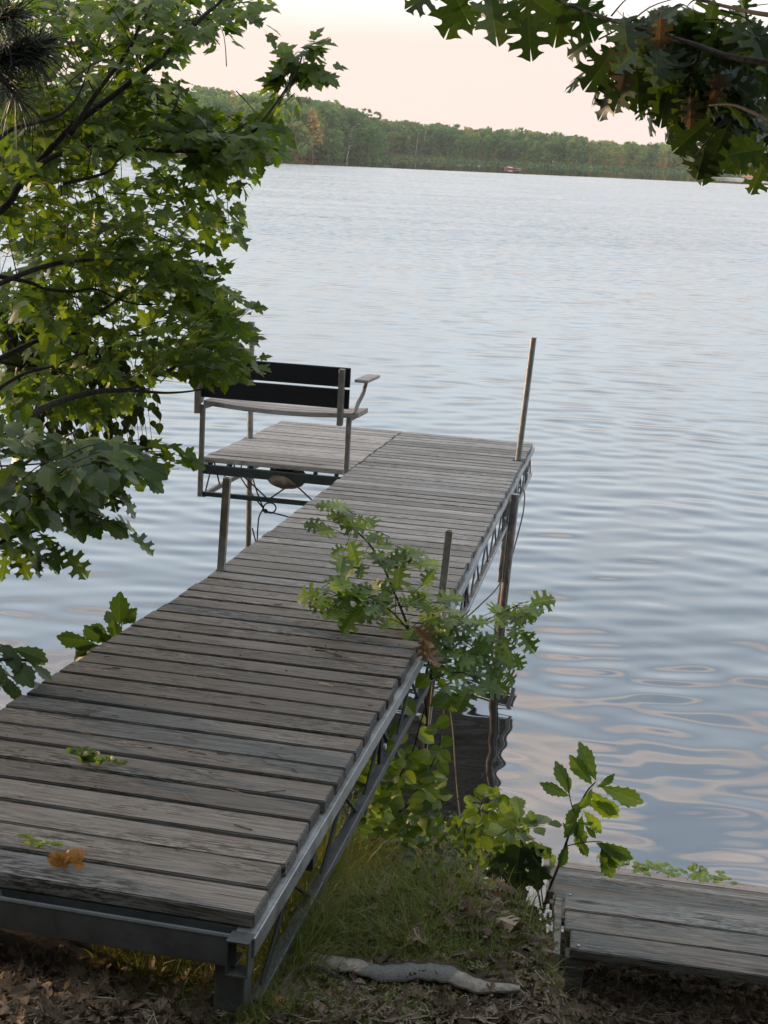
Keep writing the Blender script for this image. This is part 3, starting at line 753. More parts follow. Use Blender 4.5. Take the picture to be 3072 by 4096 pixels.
# ------------------------------------------------------------------ ground cover
def scatter_grass():
    polys = [([(1010, 3760), (1130, 3560), (1290, 3380), (1480, 3380), (1760, 3420), (1880, 3520), (1850, 3640), (1700, 3760), (1500, 3860), (1150, 3870), (1000, 3960)], 5200, .11),
             ([(970, 3900), (1120, 3860), (1200, 4096), (950, 4096)], 1000, .08), ([(1250, 3950), (2100, 3650), (2200, 3960), (1700, 4096), (1200, 4096)], 5200, .04), ([(1450, 3640), (1950, 3560), (2150, 3700), (1900, 3900), (1500, 3880)], 2600, .06),
             ([(350, 3740), (930, 3860), (900, 4096), (500, 4000)], 650, .09), ([(2070, 3560), (2250, 3560), (2270, 3950), (2100, 3820)], 600, .08),
             ([(2330, 3830), (3072, 3960), (3072, 4096), (2200, 4096)], 900, .045), ([(1250, 3300), (1500, 3300), (1450, 3500), (1120, 3760), (1080, 3800)], 3000, .21), ([(2060, 3560), (2230, 3540), (2240, 3700), (2080, 3720)], 700, .10)]
    polys.append(([(1050, 3840), (1250, 3690), (1340, 3790), (1150, 3990)], 1700, .17))
    V = []; Fc = []
    for P, n, h0 in polys:
        tufts = [on_ground(*p) for p in sample_poly(P, n//9)]
        for c in tufts:
            if c is None: continue
            lean = rv(.5)
            for k in range(9):
                x, y = c.x+rnd.gauss(0, .022), c.y+rnd.gauss(0, .022); p = Vector((x, y, ground_z(x, y)-.005))
                h = h0*rnd.uniform(.5, 1.5); d = Vector((lean.x+rnd.gauss(0, .5), lean.y+rnd.gauss(0, .5), 1.1)).normalized()
                sd = Vector((rnd.uniform(-1, 1), rnd.uniform(-.4, .4), 0)).normalized()*rnd.uniform(.0012, .0030); dr = rnd.uniform(.15, 1.1)*h
                b = len(V); hd = Vector((d.x, d.y, 0))
                for i in range(4):
                    q = i/3; c2 = p + d*h*q + hd*dr*q*q - Vector((0, 0, dr*.8*q*q)); ww = 1-q*.85
                    V += [c2-sd*ww, c2+sd*ww]
                for i in range(3): Fc.append([b+2*i, b+2*i+1, b+2*i+3, b+2*i+2])
    o = link_mesh('grass', np_mesh('grass', [tuple(v) for v in V], Fc), M['grass'])
    tag(o, 'short and long green grass growing on the bank beside the dock', 'grass', kind='stuff')
scatter_grass()
def scatter_litter():
    f = Foliage()
    polys = [([(0, 3800), (940, 3950), (930, 4096), (0, 4096)], 900, .042), ([(1200, 3900), (2250, 3780), (2400, 4096), (1050, 4096)], 1700, .030), ([(1700, 3500), (2230, 3520), (2260, 3860), (1750, 3720)], 700, .042),
             ([(2300, 3830), (3072, 3950), (3072, 4096), (2250, 4096)], 1500, .040), ([(1050, 3600), (1800, 3550), (1700, 3900), (1000, 4000)], 130, .06)]
    for P, n, sz in polys:
        for u, v in sample_poly(P, n):
            p = on_ground(u, v)
            if p is None: continue
            p.z += rnd.uniform(.002, .018); a = rnd.uniform(0, 6.283)
            f.leaf(rnd.choice(('crisp', 'crisp', 'oak', 'oakb', 'small')), p, (math.cos(a), math.sin(a), rnd.uniform(-.2, .4)), Vector((0, 0, 1))+rv(.75), sz*rnd.uniform(.35, 1.25))
    # shreds of stem and bark
    tag(f.build('leaf_litter', M['litter']), 'brown leaf litter covering the bare soil of the bank', 'leaf litter', kind='stuff')
    mb = MB()
    for u, v in sample_poly([(1100, 3880), (3072, 3850), (3072, 4096), (1000, 4096)], 500) + sample_poly([(0, 3850), (940, 3960), (930, 4096), (0, 4096)], 120):
        p = on_ground(u, v)
        if p is None: continue
        a = rnd.uniform(0, 6.28); L = rnd.uniform(.02, .12); d = Vector((math.cos(a), math.sin(a), 0))*L
        pts = []
        for q in (0, .5, 1):
            x, y = p.x+d.x*q+rnd.gauss(0, .004), p.y+d.y*q; pts.append((x, y, ground_z(x, y)+.008+.01*rnd.random()))
        mb.tube(pts, rnd.uniform(.0005, .0015), 4)
    tag(mb.build('twig_litter', M['stalk']), 'dry stems and needles strewn over the leaf litter', 'twigs', kind='stuff')
scatter_litter()
def ground_leaf(px, sz, label, mat='litter', kind='crisp'):
    f = Foliage(); p = on_ground(*px); p.z += .02
    f.leaf(kind, p, (rnd.uniform(-1, 1), rnd.uniform(-1, 0), .1), (0, -.6, .8), sz, 1.2); tag(f.build('fallen_leaf', M[mat]), label, 'leaf')
M['paleleaf'] = leaf_mat('pale_dry_leaf', [(0, (.22, .17, .13)), (1, (.36, .29, .23))], .15, .7, .2)
ground_leaf((1690, 3785), .06, 'pale curled leaf on the soil right of the grass', 'paleleaf')
ground_leaf((1500, 3590), .06, 'tan curled leaf standing in the long grass', 'paleleaf')
ground_leaf((1140, 4030), .05, 'small orange-tan leaf lying by the root beside the dock leg', 'orange', 'ovate')
ground_leaf((1980, 3700), .065, 'broad pale leaf in the leaf pile left of the steps', 'paleleaf')
# webbing strap and root
sp = [(1212, 3885), (1300, 3890), (1400, 3905), (1480, 3925), (1570, 3935), (1680, 3930), (1770, 3935), (1850, 3968), (1930, 3990), (2075, 4000)]
def ribbon(mats, pts, w, name, label, cat):
    c = spline([on_ground(*p)+Vector((0, 0, .02)) for p in pts], 6); th = thing(name, label, cat, c[0]); n = len(c)
    V = []; Fq = []
    for i, p in enumerate(c):
        d = (c[min(i+1, n-1)]-c[max(i-1, 0)]).normalized(); sd = Vector((0, 0, 1)).cross(d).normalized()
        tw_ = .16+.05*math.sin(i*.31); ww = w*(1 if i < n*.72 else 1-.6*(i-n*.72)/(n*.28))*(.85+.15*math.sin(i*.9)*math.sin(i*.37))
        sdv = (sd*math.cos(tw_)+Vector((0, 0, 1))*math.sin(tw_))*ww/2; nn = d.cross(sdv).normalized()*.003
        bump = Vector((0, 0, .0015*math.sin(i*.5)+.012)); q = p+bump-th.location
        V += [q-sdv-nn, q+sdv-nn, q+sdv+nn, q-sdv+nn]
    for i in range(n-1):
        for k in range(4): Fq.append([i*4+k, i*4+(k+1) % 4, i*4+4+(k+1) % 4, i*4+4+k])
    e1 = [f for f in Fq if f[0]//4 < n*.28]; e2 = [f for f in Fq if f[0]//4 > n*.70]; mid = [f for f in Fq if n*.28 <= f[0]//4 <= n*.70]
    for e in (e1, e2): link_mesh('frayed_end', np_mesh('frayed_end', [tuple(v) for v in V], e), M[mats[1]], th)
    link_mesh('band', np_mesh('band', [tuple(v) for v in V], mid), M[mats[0]], th)
    mb = MB()
    for sg in (0, 1): MB().tube([V[i*4+sg]*.5+V[i*4+3-sg]*.5+Vector((0, 0, .002)) for i in range(n)], .0036, 5).build('stitched_edge', M['twigmat'], th)
ribbon(('strap', 'strap_edge'), sp, .068, 'webbing_strap', 'long frayed grey webbing strap lying twisted on the ground', 'strap')
def stick(pts, r, name, label, cat, mat='twigmat'):
    c = spline([on_ground(u, v)+Vector((0, 0, h)) for u, v, h in pts], 6)
    return tag(MB().tube([p+rv(.002) for p in c], taper(len(c), r[0], r[1]), 7).build(name, M[mat], smooth=True), label, cat)
stick([(1100, 4090, .005), (1125, 4010, .02), (1160, 3945, .03), (1230, 3910, .03), (1310, 3915, .02), (1380, 3945, .012), (1430, 3960, .01), (1495, 4005, .0)], (.012, .005), 'root', 'crooked bare root curving round the left end of the strap', 'root')
stick([(2345, 3950, .01), (2440, 4005, .015), (2560, 4020, .015), (2680, 3960, .02)], (.004, .002), 'twig', 'long thin bent twig on the ground below the steps', 'twig')
# ------------------------------------------------------------------ foliage plants
def spray(f, mb, base, tip, kind, size, n, droop=.35, face=.7, twig=.003, start=.25, sidelen=.0, wid=1., pet=.05):
    """one leafy shoot from base to tip"""
    base, tip = Vector(base), Vector(tip); d = tip-base; L = d.length; dn = d.normalized()
    mid = base+d*.5+Vector((0, 0, .08*L))+rv(.04*L)
    c = spline([base, mid, tip], 4)
    if mb is not None: mb.tube(c, taper(len(c), twig, twig*.4), 5, False)
    side = dn.cross(Vector((0, 0, 1)));  side = side.normalized() if side.length > .1 else Vector((1, 0, 0))
    for i in range(n):
        q = start+(1-start)*(i+.5)/n; k = min(len(c)-2, int(q*(len(c)-1))); p = c[k].lerp(c[k+1], q*(len(c)-1)-k)
        sg = 1 if i % 2 else -1
        if i == n-1: ax = dn
        else: ax = dn*.55+side*sg*rnd.uniform(.5, 1.1)
        ax = ax.normalized()+Vector((0, 0, -droop*rnd.uniform(.3, 1.6)))+rv(.3)
        nr = Vector((0, 0, 1))+TOCAM*face*rnd.uniform(-.1, 1.8)+rv(.45)
        ax.normalize(); f.leaf(kind, p+ax*pet*rnd.uniform(.5, 1.3), ax, nr, size*rnd.uniform(.62, 1.15), wid)
def limb(mb, pts, r0, r1, n=5, seg=8):
    c = spline([at(*p) for p in pts], n); mb.tube(c, taper(len(c), r0, r1), seg); return c
def fill_tree(f, mb, limbs, poly, n, kind, size, leaves, yr, L=.42, **kw):
    allp = [p for c in limbs for p in c]
    for u, v in sample_poly(poly, n):
        y = rnd.uniform(*yr); tip = at(u, v, y)
        near = min(rnd.sample(allp, min(40, len(allp))), key=lambda p: (p-tip).length)
        d = tip-near; l = min(d.length, L*rnd.uniform(.6, 1.2)); d = d.normalized() if d.length > .01 else Vector((1, 0, 0))
        d = (d+Vector((.35, 0, .12))+rv(.35)).normalized()
        spray(f, mb if rnd.random() < .75 else None, tip-d*l, tip, kind, size, leaves, **kw)
D2S = 1.8517
def dp(P): return [(x*D2S, y*D2S) for x, y in P]
def z1(P, y0, y1): n = len(P)-1; return [(x/1.185, y/1.185, y0+(y1-y0)*i/max(1, n)) for i, (x, y) in enumerate(P)]
def z4(P, y0, y1): n = len(P)-1; return [(x/1.3825, 1000+y/1.3825, y0+(y1-y0)*i/max(1, n)) for i, (x, y) in enumerate(P)]

def maple_tree():
    base = Vector((-2.75, 4.7, ground_z(-2.75, 4.7)-.05))
    th = thing('maple_tree', 'big leafy maple leaning in over the water from the left edge', 'tree', base)
    mb = MB(); lim = []
    P = [z1([(-900, 1500), (-400, 1250), (0, 1000), (100, 870), (310, 630), (520, 465), (700, 325), (790, 250), (960, 80), (1050, 0), (1200, -200), (1300, -420)], 4.9, 5.6),
         z1([(130, 840), (220, 760), (370, 700), (480, 688), (700, 712), (950, 715), (1080, 700), (1200, 620), (1300, 500), (1400, 350), (1440, 240)], 5.0, 5.7),
         z1([(330, 640), (450, 450), (600, 250), (660, 130), (720, 10), (780, -180)], 5.1, 5.4), z1([(520, 690), (640, 660), (760, 610), (830, 510), (850, 430)], 5.2, 5.6),
         z1([(-50, 700), (60, 610), (250, 560), (360, 470), (430, 300)], 4.8, 5.0), z1([(300, 870), (500, 820), (560, 760), (640, 690)], 5.0, 5.4),
         z4([(-300, 760), (60, 570), (270, 475), (420, 400), (600, 310), (740, 200), (900, 60)], 5.0, 6.0), z4([(340, 460), (560, 470), (800, 470), (970, 440)], 5.3, 5.9),
         z4([(-200, 1200), (90, 970), (230, 880), (380, 820), (560, 780), (720, 770), (850, 700), (960, 650), (1050, 560), (1180, 530), (1330, 520)], 4.6, 5.9),
         z4([(720, 775), (830, 785), (930, 790), (1060, 780), (1200, 750), (1350, 690)], 5.3, 5.8), z4([(-150, 250), (200, 105), (420, 60), (700, 55), (960, 45), (1110, 0)], 4.9, 5.8),
         z4([(-100, 130), (150, 175), (250, 215), (400, 230), (520, 215), (640, 265), (760, 300), (880, 300)], 5.0, 5.6),
         z4([(-200, 1200), (120, 1190), (400, 1165), (560, 1160), (700, 1200), (830, 1215), (990, 1210)], 4.6, 5.4), z4([(-200, 900), (100, 700), (300, 640), (480, 560)], 5.0, 5.5)]
    for i, p in enumerate(P):
        r0 = (.017, .012, .012, .008, .010, .008, .014, .008, .016, .008, .012, .009, .004, .010)[i]
        lim.append(limb(mb, p, r0, r0*.28))
    f = Foliage()
    A = dp([(-12, -10), (575, -10), (572, 45), (545, 70), (480, 45), (440, 110), (395, 100), (410, 190), (425, 235), (505, 280), (585, 275), (605, 305), (570, 340), (545, 370), (520, 400), (500, 420), (450, 420), (300, 350), (-12, 420)])
    B = dp([(-12, 380), (280, 380), (460, 430), (515, 495), (480, 520), (400, 560), (420, 605), (480, 620), (545, 655), (525, 690), (500, 735), (545, 785), (520, 815), (460, 830), (380, 820), (300, 830), (290, 900), (220, 910), (-12, 900)])
    fill_tree(f, mb, lim, A, 225, 'maple', .074, 8, (4.95, 6.8), twig=.0028, pet=.055)
    fill_tree(f, mb, lim, B, 215, 'maple', .074, 8, (5.0, 7.2), twig=.0028, pet=.055)
    # dense inner crown at the far left
    fill_tree(f, mb, lim, dp([(-12, -10), (330, -10), (330, 250), (270, 330), (-12, 360)]), 45, 'maple', .085, 8, (5.2, 7.6), twig=.003)
    fill_tree(f, mb, lim, dp([(-12, 380), (240, 420), (330, 560), (250, 760), (-12, 880)]), 40, 'maple', .085, 7, (5.2, 7.6), twig=.003)
    fill_tree(f, mb, lim, dp([(430, 560), (545, 650), (530, 700), (560, 790), (500, 820), (420, 800), (380, 640)]), 34, 'maple', .085, 8, (5.4, 6.2), twig=.0028)
    fill_tree(f, mb, lim, dp([(420, 250), (590, 280), (600, 310), (560, 360), (450, 380), (400, 320)]), 30, 'maple', .088, 8, (5.3, 6.0), twig=.0028)
    for u, v, k in ((1215, 270, 9), (1180, 215, 7), (1260, 170, 8), (1290, 280, 5), (1225, 190, 6), (1150, 250, 5), (1130, 270, 6), (1250, 250, 6), (1110, 335, 5), (1165, 385, 4)):
        tip = at(u, v, 5.7); d = Vector((rnd.uniform(-.6, .6), rnd.uniform(-.3, .3), .8)).normalized()
        b = lim[1][-1] if k > 5 else lim[1][-8]
        spray(f, mb, b.lerp(tip, .4), tip, 'maple', .088, k, twig=.002, start=.3, droop=.5, face=1.0)
    for u, v in ((700, 1850), (760, 1840), (720, 1790)):
        tip = at(u+rnd.uniform(-20, 20), v, 5.3); spray(f, mb, tip-Vector((.22, 0, -.02)), tip, 'maple', .075, 6, twig=.002)
    # the crown carries on upwards and to the left, out of the picture
    for k in range(90):
        p = Vector((rnd.uniform(-5.2, -1.2), rnd.uniform(2.4, 7.0), rnd.uniform(5.2, 9.0)))
        if p.y > 0 and (p.z-CAM_H)/p.y < .19 and p.x > -.36*p.y: continue
        spray(f, None, p-rv(.3), p, 'maple', .16, 8)
    off = base
    mb2 = MB().tube(spline([base, base+Vector((-.05, .02, 1.2)), base+Vector((.02, .05, 2.4)), base+Vector((.0, .1, 5.5))], 5), taper(16, .13, .05), 10); mb2.tube([base+Vector((0, .04, 2.0)), lim[0][0]], [.03, .017], 8)
    mb2.tube([base+Vector((0, .0, 1.5)), lim[8][0]], [.035, .016], 8)
    mb2.build('trunk', M['bark'], th, off=off); mb.build('branches', M['bark'], th, off=off, smooth=True); f.build('foliage', M['maple'], th, off)
maple_tree()

def left_oak():
    base = Vector((-2.1, 3.3, ground_z(-2.1, 3.3)-.05))
    th = thing('oak_tree', 'lobed oak leaves drooping over the water at lower left, below the maple', 'tree', base)
    mb = MB(); mlow = MB(); f = Foliage(); lim = []
    for P in (z4([(-500, 1500), (0, 1382), (110, 1375), (200, 1330), (300, 1260), (420, 1190), (520, 1140), (620, 1110)], 3.8, 4.6), z4([(-300, 1400), (-60, 1250), (120, 1190), (280, 1080), (420, 1000)], 3.8, 4.4), [(-200, 2300, 3.8), (0, 2170, 3.9), (120, 2130, 4.0), (220, 2100, 4.1)],
              [(-200, 2750, 3.9), (0, 2640, 4.0), (80, 2640, 4.1), (160, 2650, 4.1)]):
        lim.append(limb(mlow if len(lim) == 3 else mb, P, .009, .003))
    fill_tree(f, mb, lim[:3], dp([(-12, 900), (90, 930), (220, 950), (290, 975), (285, 1030), (235, 1040), (210, 1085), (130, 1060), (100, 1110), (70, 1150), (-12, 1180)]), 44, rnd.choice(('oak', 'oak', 'oakb')), .118, 6, (3.8, 4.7), L=.3, droop=.45, face=.7, pet=.03, wid=.78)
    for u, v, n in ((400, 2080, 5), (520, 2130, 4), (330, 2030, 5), (480, 1960, 5), (560, 1900, 4), (250, 2190, 5), (160, 2210, 5), (60, 2210, 5)):
        tip = at(u, v, 4.25); spray(f, mb, tip-Vector((.24, 0, -.08)), tip, rnd.choice(('oak', 'oakb')), .125, n, wid=.85, droop=.6, face=.6, pet=.02)
    for u, v, n in ((110, 2640, 6), (40, 2590, 5), (70, 2710, 5), (0, 2740, 4), (-30, 2600, 5), (20, 2860, 2)):
        tip = at(u, v, 4.1); spray(f, mlow, tip-Vector((.2, 0, .0)), tip, 'oakb', .12, n, wid=.75, droop=.4, face=.6, pet=.02)
    mb2 = MB().tube(spline([base, base+Vector((.05, 0, 1.2)), base+Vector((-.05, .1, 2.6)), base+Vector((-.1, .1, 5))], 5), taper(16, .09, .03), 9)
    for c in lim: mb2.tube([base+Vector((0, .05, 1.6)), c[0]], [.02, .009], 7)
    mb2.build('trunk', M['bark'], th, off=base); mb.build('branches', M['bark'], th, off=base, smooth=True); mlow.build('branches', M['bark'], th, off=base, smooth=True); f.build('foliage', M['oakleft'], th, base)
left_oak()

def birch():
    base = Vector((-3.1, 6.3, ground_z(-3.1, 6.3)-.1))
    th = thing('birch_tree', 'small ovate leaves hanging in strings behind the maple, left of the bench', 'tree', base)
    mb = MB(); f = Foliage()
    limbs = [limb(mb, z4(P, 6.2, 6.6), .01, .003) for P in ([(-500, 300), (-100, 350), (200, 480), (420, 520), (600, 600)], [(-400, 600), (0, 620), (250, 680), (500, 700), (680, 760)], [(-500, 200), (0, 430), (150, 540)])]
    pts = [p for c in limbs for p in c[6:]]
    for k in range(95):
        p = rnd.choice(pts)+rv(.12); L = rnd.uniform(.15, .5); c = spline([p, p+Vector((.06, 0, -.3*L)), p+Vector((.09, 0, -L))], 3)
        mb.tube(c, .0015, 4)
        for i in range(int(L/.04)):
            q = c[min(len(c)-1, int(rnd.random()*len(c)))]+rv(.03)
            f.leaf('ovate', q, Vector((rnd.uniform(-.5, .6), rnd.uniform(-.3, .3), -1)), TOCAM+rv(.7), rnd.uniform(.045, .075), 1.15)
    mb2 = MB().tube(spline([base, base+Vector((.1, 0, 2)), base+Vector((.05, .1, 4.5)), base+Vector((.0, .1, 7))], 5), taper(16, .08, .03), 9)
    for c in limbs: mb2.tube([base+Vector((.08, .04, 2.6)), c[0]], [.02, .01], 7)
    mb2.build('trunk', M['bark'], th, off=base); mb.build('branches', M['bark'], th, off=base); f.build('foliage', M['birchleaf'], th, base)
birch()

def right_oak():
    base = Vector((2.9, 2.2, ground_z(2.9, 2.2)-.05))
    th = thing('oak_tree', 'dark oak bough with deeply lobed leaves hanging in at the upper right', 'tree', base)
    mb = MB(); f = Foliage()
    Z = lambda P, a, b: [(1672+x/1.185, y/1.185, a+(b-a)*i/max(1, len(P)-1)) for i, (x, y) in enumerate(P)]
    lim = [limb(mb, p, r, r*.3) for p, r in ((Z([(2300, 420), (1900, 340), (1659, 300), (1460, 265), (1350, 225), (1240, 190), (1100, 150), (1000, 120), (850, 75), (760, 40), (660, 0), (540, -60)], 3.4, 4.1), .011),
                                            (Z([(1900, 90), (1659, 70), (1500, 40), (1300, -10), (1000, -100)], 3.4, 3.9), .008), (Z([(2000, 700), (1800, 640), (1640, 560), (1500, 500), (1380, 500)], 3.2, 3.6), .008),
                                            (Z([(1340, 225), (1310, 300), (1200, 330), (1060, 330), (980, 320)], 3.7, 3.8), .005), (Z([(1000, 125), (960, 200), (900, 240)], 3.9, 4.0), .004))]
    A = [(1672+x/1.185, y/1.185) for x, y in [(850, -60), (1720, -60), (1720, 640), (1600, 640), (1500, 620), (1350, 590), (1250, 470), (1150, 400), (1000, 360), (930, 300), (960, 160), (900, 90), (800, 60)]]
    fill_tree(f, mb, lim, A, 52, 'oak', .122, 5, (3.7, 4.7), L=.3, droop=.75, face=.8, pet=.05)
    B = [(1672+x/1.185, y/1.185) for x, y in [(1180, 200), (1720, 100), (1720, 620), (1560, 620), (1420, 600), (1280, 480)]]
    fill_tree(f, mb, lim, B, 34, 'oak', .122, 5, (3.8, 4.9), L=.3, droop=.75, face=.8, pet=.05)
    def L_(x, y, ax, sz, d=3.75, nr=None):
        sz *= .82
        f.leaf('oak', at(1672+x/1.185, y/1.185, d), ax, nr or (TOCAM+rv(.35)), sz)
    # the big leaves that stand clear of the mass
    L_(940, 215, (-.45, 0, -.75), .175); L_(1000, 360, (-.35, .1, -.8), .13); L_(1040, 320, (.1, .0, -1), .15); L_(1120, 330, (.25, .1, -.9), .15); L_(1190, 420, (-.2, 0, -1), .13)
    L_(1390, 560, (-.75, 0, -.75), .17); L_(1470, 590, (-.35, 0, -1), .19); L_(1600, 640, (-.5, 0, -.8), .15, 3.5); L_(1640, 780, (-.3, 0, -.9), .10, 3.4); L_(1540, 620, (.1, 0, -1), .15); L_(1660, 700, (-.9, .0, -.2), .12, 3.4)
    for x, y, ax, az, sz in ((520, 40, .1, -1, .15), (430, -70, -.5, -.9, .16), (330, -60, .25, -1, .17), (235, -75, -.35, -.9, .17), (150, -70, .5, -.8, .14), (600, -40, .6, -.7, .15), (690, -20, -.1, -1, .15), (95, -45, -.9, -.5, .11), (480, -50, .8, -.5, .14), (760, -20, .4, -.9, .14)):
        f.leaf('oak', at(1672+x/1.185, y/1.185, rnd.uniform(3.8, 4.2)), (ax, rnd.uniform(-.3, .3), az), TOCAM+rv(.6), sz)
    L_(830, 190, (-.9, .3, -.5), .11, 3.9); L_(420, 0, (.5, 0, -.7), .13, 4.05)
    fb = Foliage()
    for x, y in ((985, 200), (1150, 70), (1430, 330), (1290, 440), (1000, 260)): fb.leaf('oak', at(1672+x/1.185, y/1.185, 3.7), Vector((rnd.uniform(-.4, .3), .1, -1)), TOCAM+rv(.3), .10, .8)
    # crown overhead and behind, out of the picture
    for k in range(250):
        p = Vector((rnd.uniform(-3.2, 5.5), rnd.uniform(-3.5, 4.6), rnd.uniform(5.0, 8.5)))
        if (p.z-CAM_H) < .30*max(p.y, 0)+1.0: continue
        spray(f, None, p-rv(.3), p, 'oak', .30, 7, face=.1, wid=1.2)
    mb2 = MB().tube(spline([base, base+Vector((-.05, 0, 1.4)), base+Vector((.05, .1, 3.4)), base+Vector((.0, .0, 7))], 5), taper(16, .17, .07), 10)
    for c in lim[:3]: mb2.tube([base+Vector((0, .05, 2.1)), c[0]], [.03, .014], 7)
    mb2.build('trunk', M['bark'], th, off=base); mb.build('branches', M['bark'], th, off=base, smooth=True); f.build('foliage', M['oakleaf'], th, base); fb.build('brown_leaves', M['deadleaf'], th, base)
right_oak()

def pine():
    base = Vector((-2.0, 1.6, ground_z(-2.0, 1.6)-.05))
    th = thing('pine_tree', 'dark pine bough with long needles in the upper left corner', 'tree', base)
    mb = MB(); lim = [limb(mb, [(-700, 420, 2.4), (-300, 320, 2.9), (-60, 250, 3.1), (60, 215, 3.15), (150, 195, 3.2)], .012, .005), limb(mb, [(-60, 250, 3.1), (20, 330, 3.1), (70, 390, 3.1)], .005, .003), limb(mb, [(-300, 120, 3.0), (-60, 90, 3.1), (60, 60, 3.1)], .006, .004)]
    V = []; T = []
    for c, n in ((lim[0][10:], 900), (lim[1], 260), (lim[2][4:], 260)):
        for k in range(n):
            i = rnd.randrange(len(c)-1); p = c[i].lerp(c[i+1], rnd.random()); tg = (c[i+1]-c[i]).normalized()
            d = (tg*rnd.uniform(.1, 1.0)+rv(.85)).normalized(); L = rnd.uniform(.08, .135); sd = d.cross(rv()).normalized()*.0009
            q = p+d*L*.5; e = p+d*L+Vector((0, 0, -.02)); b = len(V); V += [p-sd, p+sd, q-sd, q+sd, e]; T += [[b, b+1, b+3], [b, b+3, b+2], [b+2, b+3, b+4]]
    V = np.array([tuple(v-base) for v in V])
    mb2 = MB().tube(spline([base, base+Vector((-.05, 0, 1.4)), base+Vector((.05, .1, 3.4)), base+Vector((.0, .0, 7))], 5), taper(16, .11, .05), 10); mb2.tube([base+Vector((0, .0, 2.2)), lim[0][0]], [.02, .012], 7)
    mb2.tube([base+Vector((0, .0, 2.6)), lim[2][0]], [.015, .006], 7)
    mb2.build('trunk', M['bark'], th, off=base); mb.build('branches', M['bark'], th, off=base); link_mesh('needles', np_mesh('needles', V, T), M['needle'], th)
pine()

# ------------------------------------------------------------------ saplings and shrubs on the bank
def plant(name, label, cat, base, stems, sprays, mat, group=None, smat='bark', leaf_lists=()):
    th = thing(name, label, cat, base, group); mb = MB(); f = Foliage(); cs = []
    for pts, r0, r1 in stems: cs.append(limb(mb, pts, r0, r1, 5, 6))
    for (b, t, kind, sz, n, kw) in sprays: spray(f, mb, b, t, kind, sz, n, **kw)
    for l in leaf_lists: f.leaf(*l)
    mb.build('stem', M[smat], th, off=Vector(base)); f.build('foliage', M[mat], th, Vector(base)); return th
def vis_y(u, v, y):
    h = on_ground(u, v); return y if h is None or h.y < 3.5 else min(y, h.y-rnd.uniform(.03, .16))
def gnd(u, v):
    return on_ground(u, v)
# oak sapling through the dock edge
def center_oak():
    stems = [([(1700, 2790, 5.25), (1672, 2680, 5.2), (1650, 2580, 5.2), (1636, 2520, 5.2), (1602, 2430, 5.22), (1560, 2330, 5.25), (1530, 2260, 5.28), (1480, 2180, 5.3), (1410, 2110, 5.32), (1330, 2045, 5.35)], .0085, .003),
             ([(1700, 2760, 5.25), (1760, 2640, 5.3), (1850, 2560, 5.4), (1930, 2490, 5.45), (2010, 2450, 5.5), (2090, 2410, 5.5)], .006, .002),
             ([(1640, 2530, 5.2), (1580, 2460, 5.1), (1500, 2400, 5.05), (1400, 2370, 5.0), (1320, 2390, 5.0)], .004, .002),
             ([(1690, 2740, 5.25), (1760, 2700, 5.15), (1850, 2690, 5.1), (1900, 2720, 5.1)], .005, .002), ([(1720, 2700, 5.2), (1790, 2560, 5.3), (1840, 2480, 5.3), (1880, 2440, 5.3)], .004, .002)]
    # leafy shoots, tip pixel / depth / number of leaves
    T = [(1345, 2030, 5.35, 4), (1300, 2110, 5.33, 3), (1390, 2060, 5.34, 3), (1480, 2120, 5.3, 4), (1370, 2220, 5.2, 4), (1540, 2170, 5.28, 4), (1450, 2250, 5.2, 4), (1600, 2230, 5.25, 5), (1650, 2270, 5.25, 4), (1560, 2220, 5.2, 4),
         (1290, 2370, 5.0, 5), (1330, 2420, 5.0, 5), (1400, 2330, 5.05, 5), (1430, 2440, 5.05, 5), (1500, 2350, 5.1, 5), (1530, 2470, 5.05, 5), (1580, 2380, 5.15, 5), (1480, 2410, 5.0, 4), (1690, 2340, 5.2, 5), (1740, 2410, 5.2, 5), (1660, 2400, 5.15, 5), (1720, 2460, 5.2, 5),
         (1620, 2500, 5.15, 4), (1780, 2480, 5.25, 5), (1830, 2470, 5.3, 5), (1870, 2500, 5.3, 5), (1800, 2560, 5.25, 5), (1760, 2600, 5.2, 5), (1730, 2540, 5.2, 5), (1860, 2600, 5.3, 5), (1900, 2560, 5.35, 4), (2000, 2450, 5.5, 5), (2110, 2420, 5.5, 6), (2060, 2460, 5.5, 5), (2080, 2530, 5.45, 5), (2010, 2560, 5.4, 5),
         (1980, 2620, 5.35, 5), (2060, 2620, 5.4, 4), (1940, 2640, 5.3, 5), (1860, 2680, 5.2, 5), (1800, 2660, 5.15, 5), (1900, 2730, 5.15, 5), (1840, 2760, 5.1, 5), (1960, 2700, 5.25, 4), (2030, 2690, 5.35, 4), (1780, 2720, 5.1, 4), (1700, 2600, 5.15, 4)]
    allp = [at(u, v, y) for s, a, b in stems for (u, v, y) in s]
    sp = []
    for u, v, y, n in T:
        tip = at(u, v, y); nb = min(allp, key=lambda p: (p-tip).length); d = tip-nb
        if d.length > .26: nb = tip-d*(.26/d.length)
        if d.length < .08: nb = tip-Vector((.09*(1 if u > 1650 else -1), 0, .03))
        sp.append((nb, tip, 'oak', .118, max(3, n-1), dict(droop=.15, face=.9, twig=.002, pet=.012, start=.35)))
    b = Vector(at(1700, 2790, 5.25)); b.z = ground_z(b.x, b.y)
    stems.append(([(1700, 2795, 5.25), (1705, 2900, 5.26), (1700, 3010, 5.26)], .009, .009))
    plant('oak_sapling', 'bright oak sapling spreading over the right edge of the dock', 'sapling', b, stems, sp, 'sapling')
center_oak()
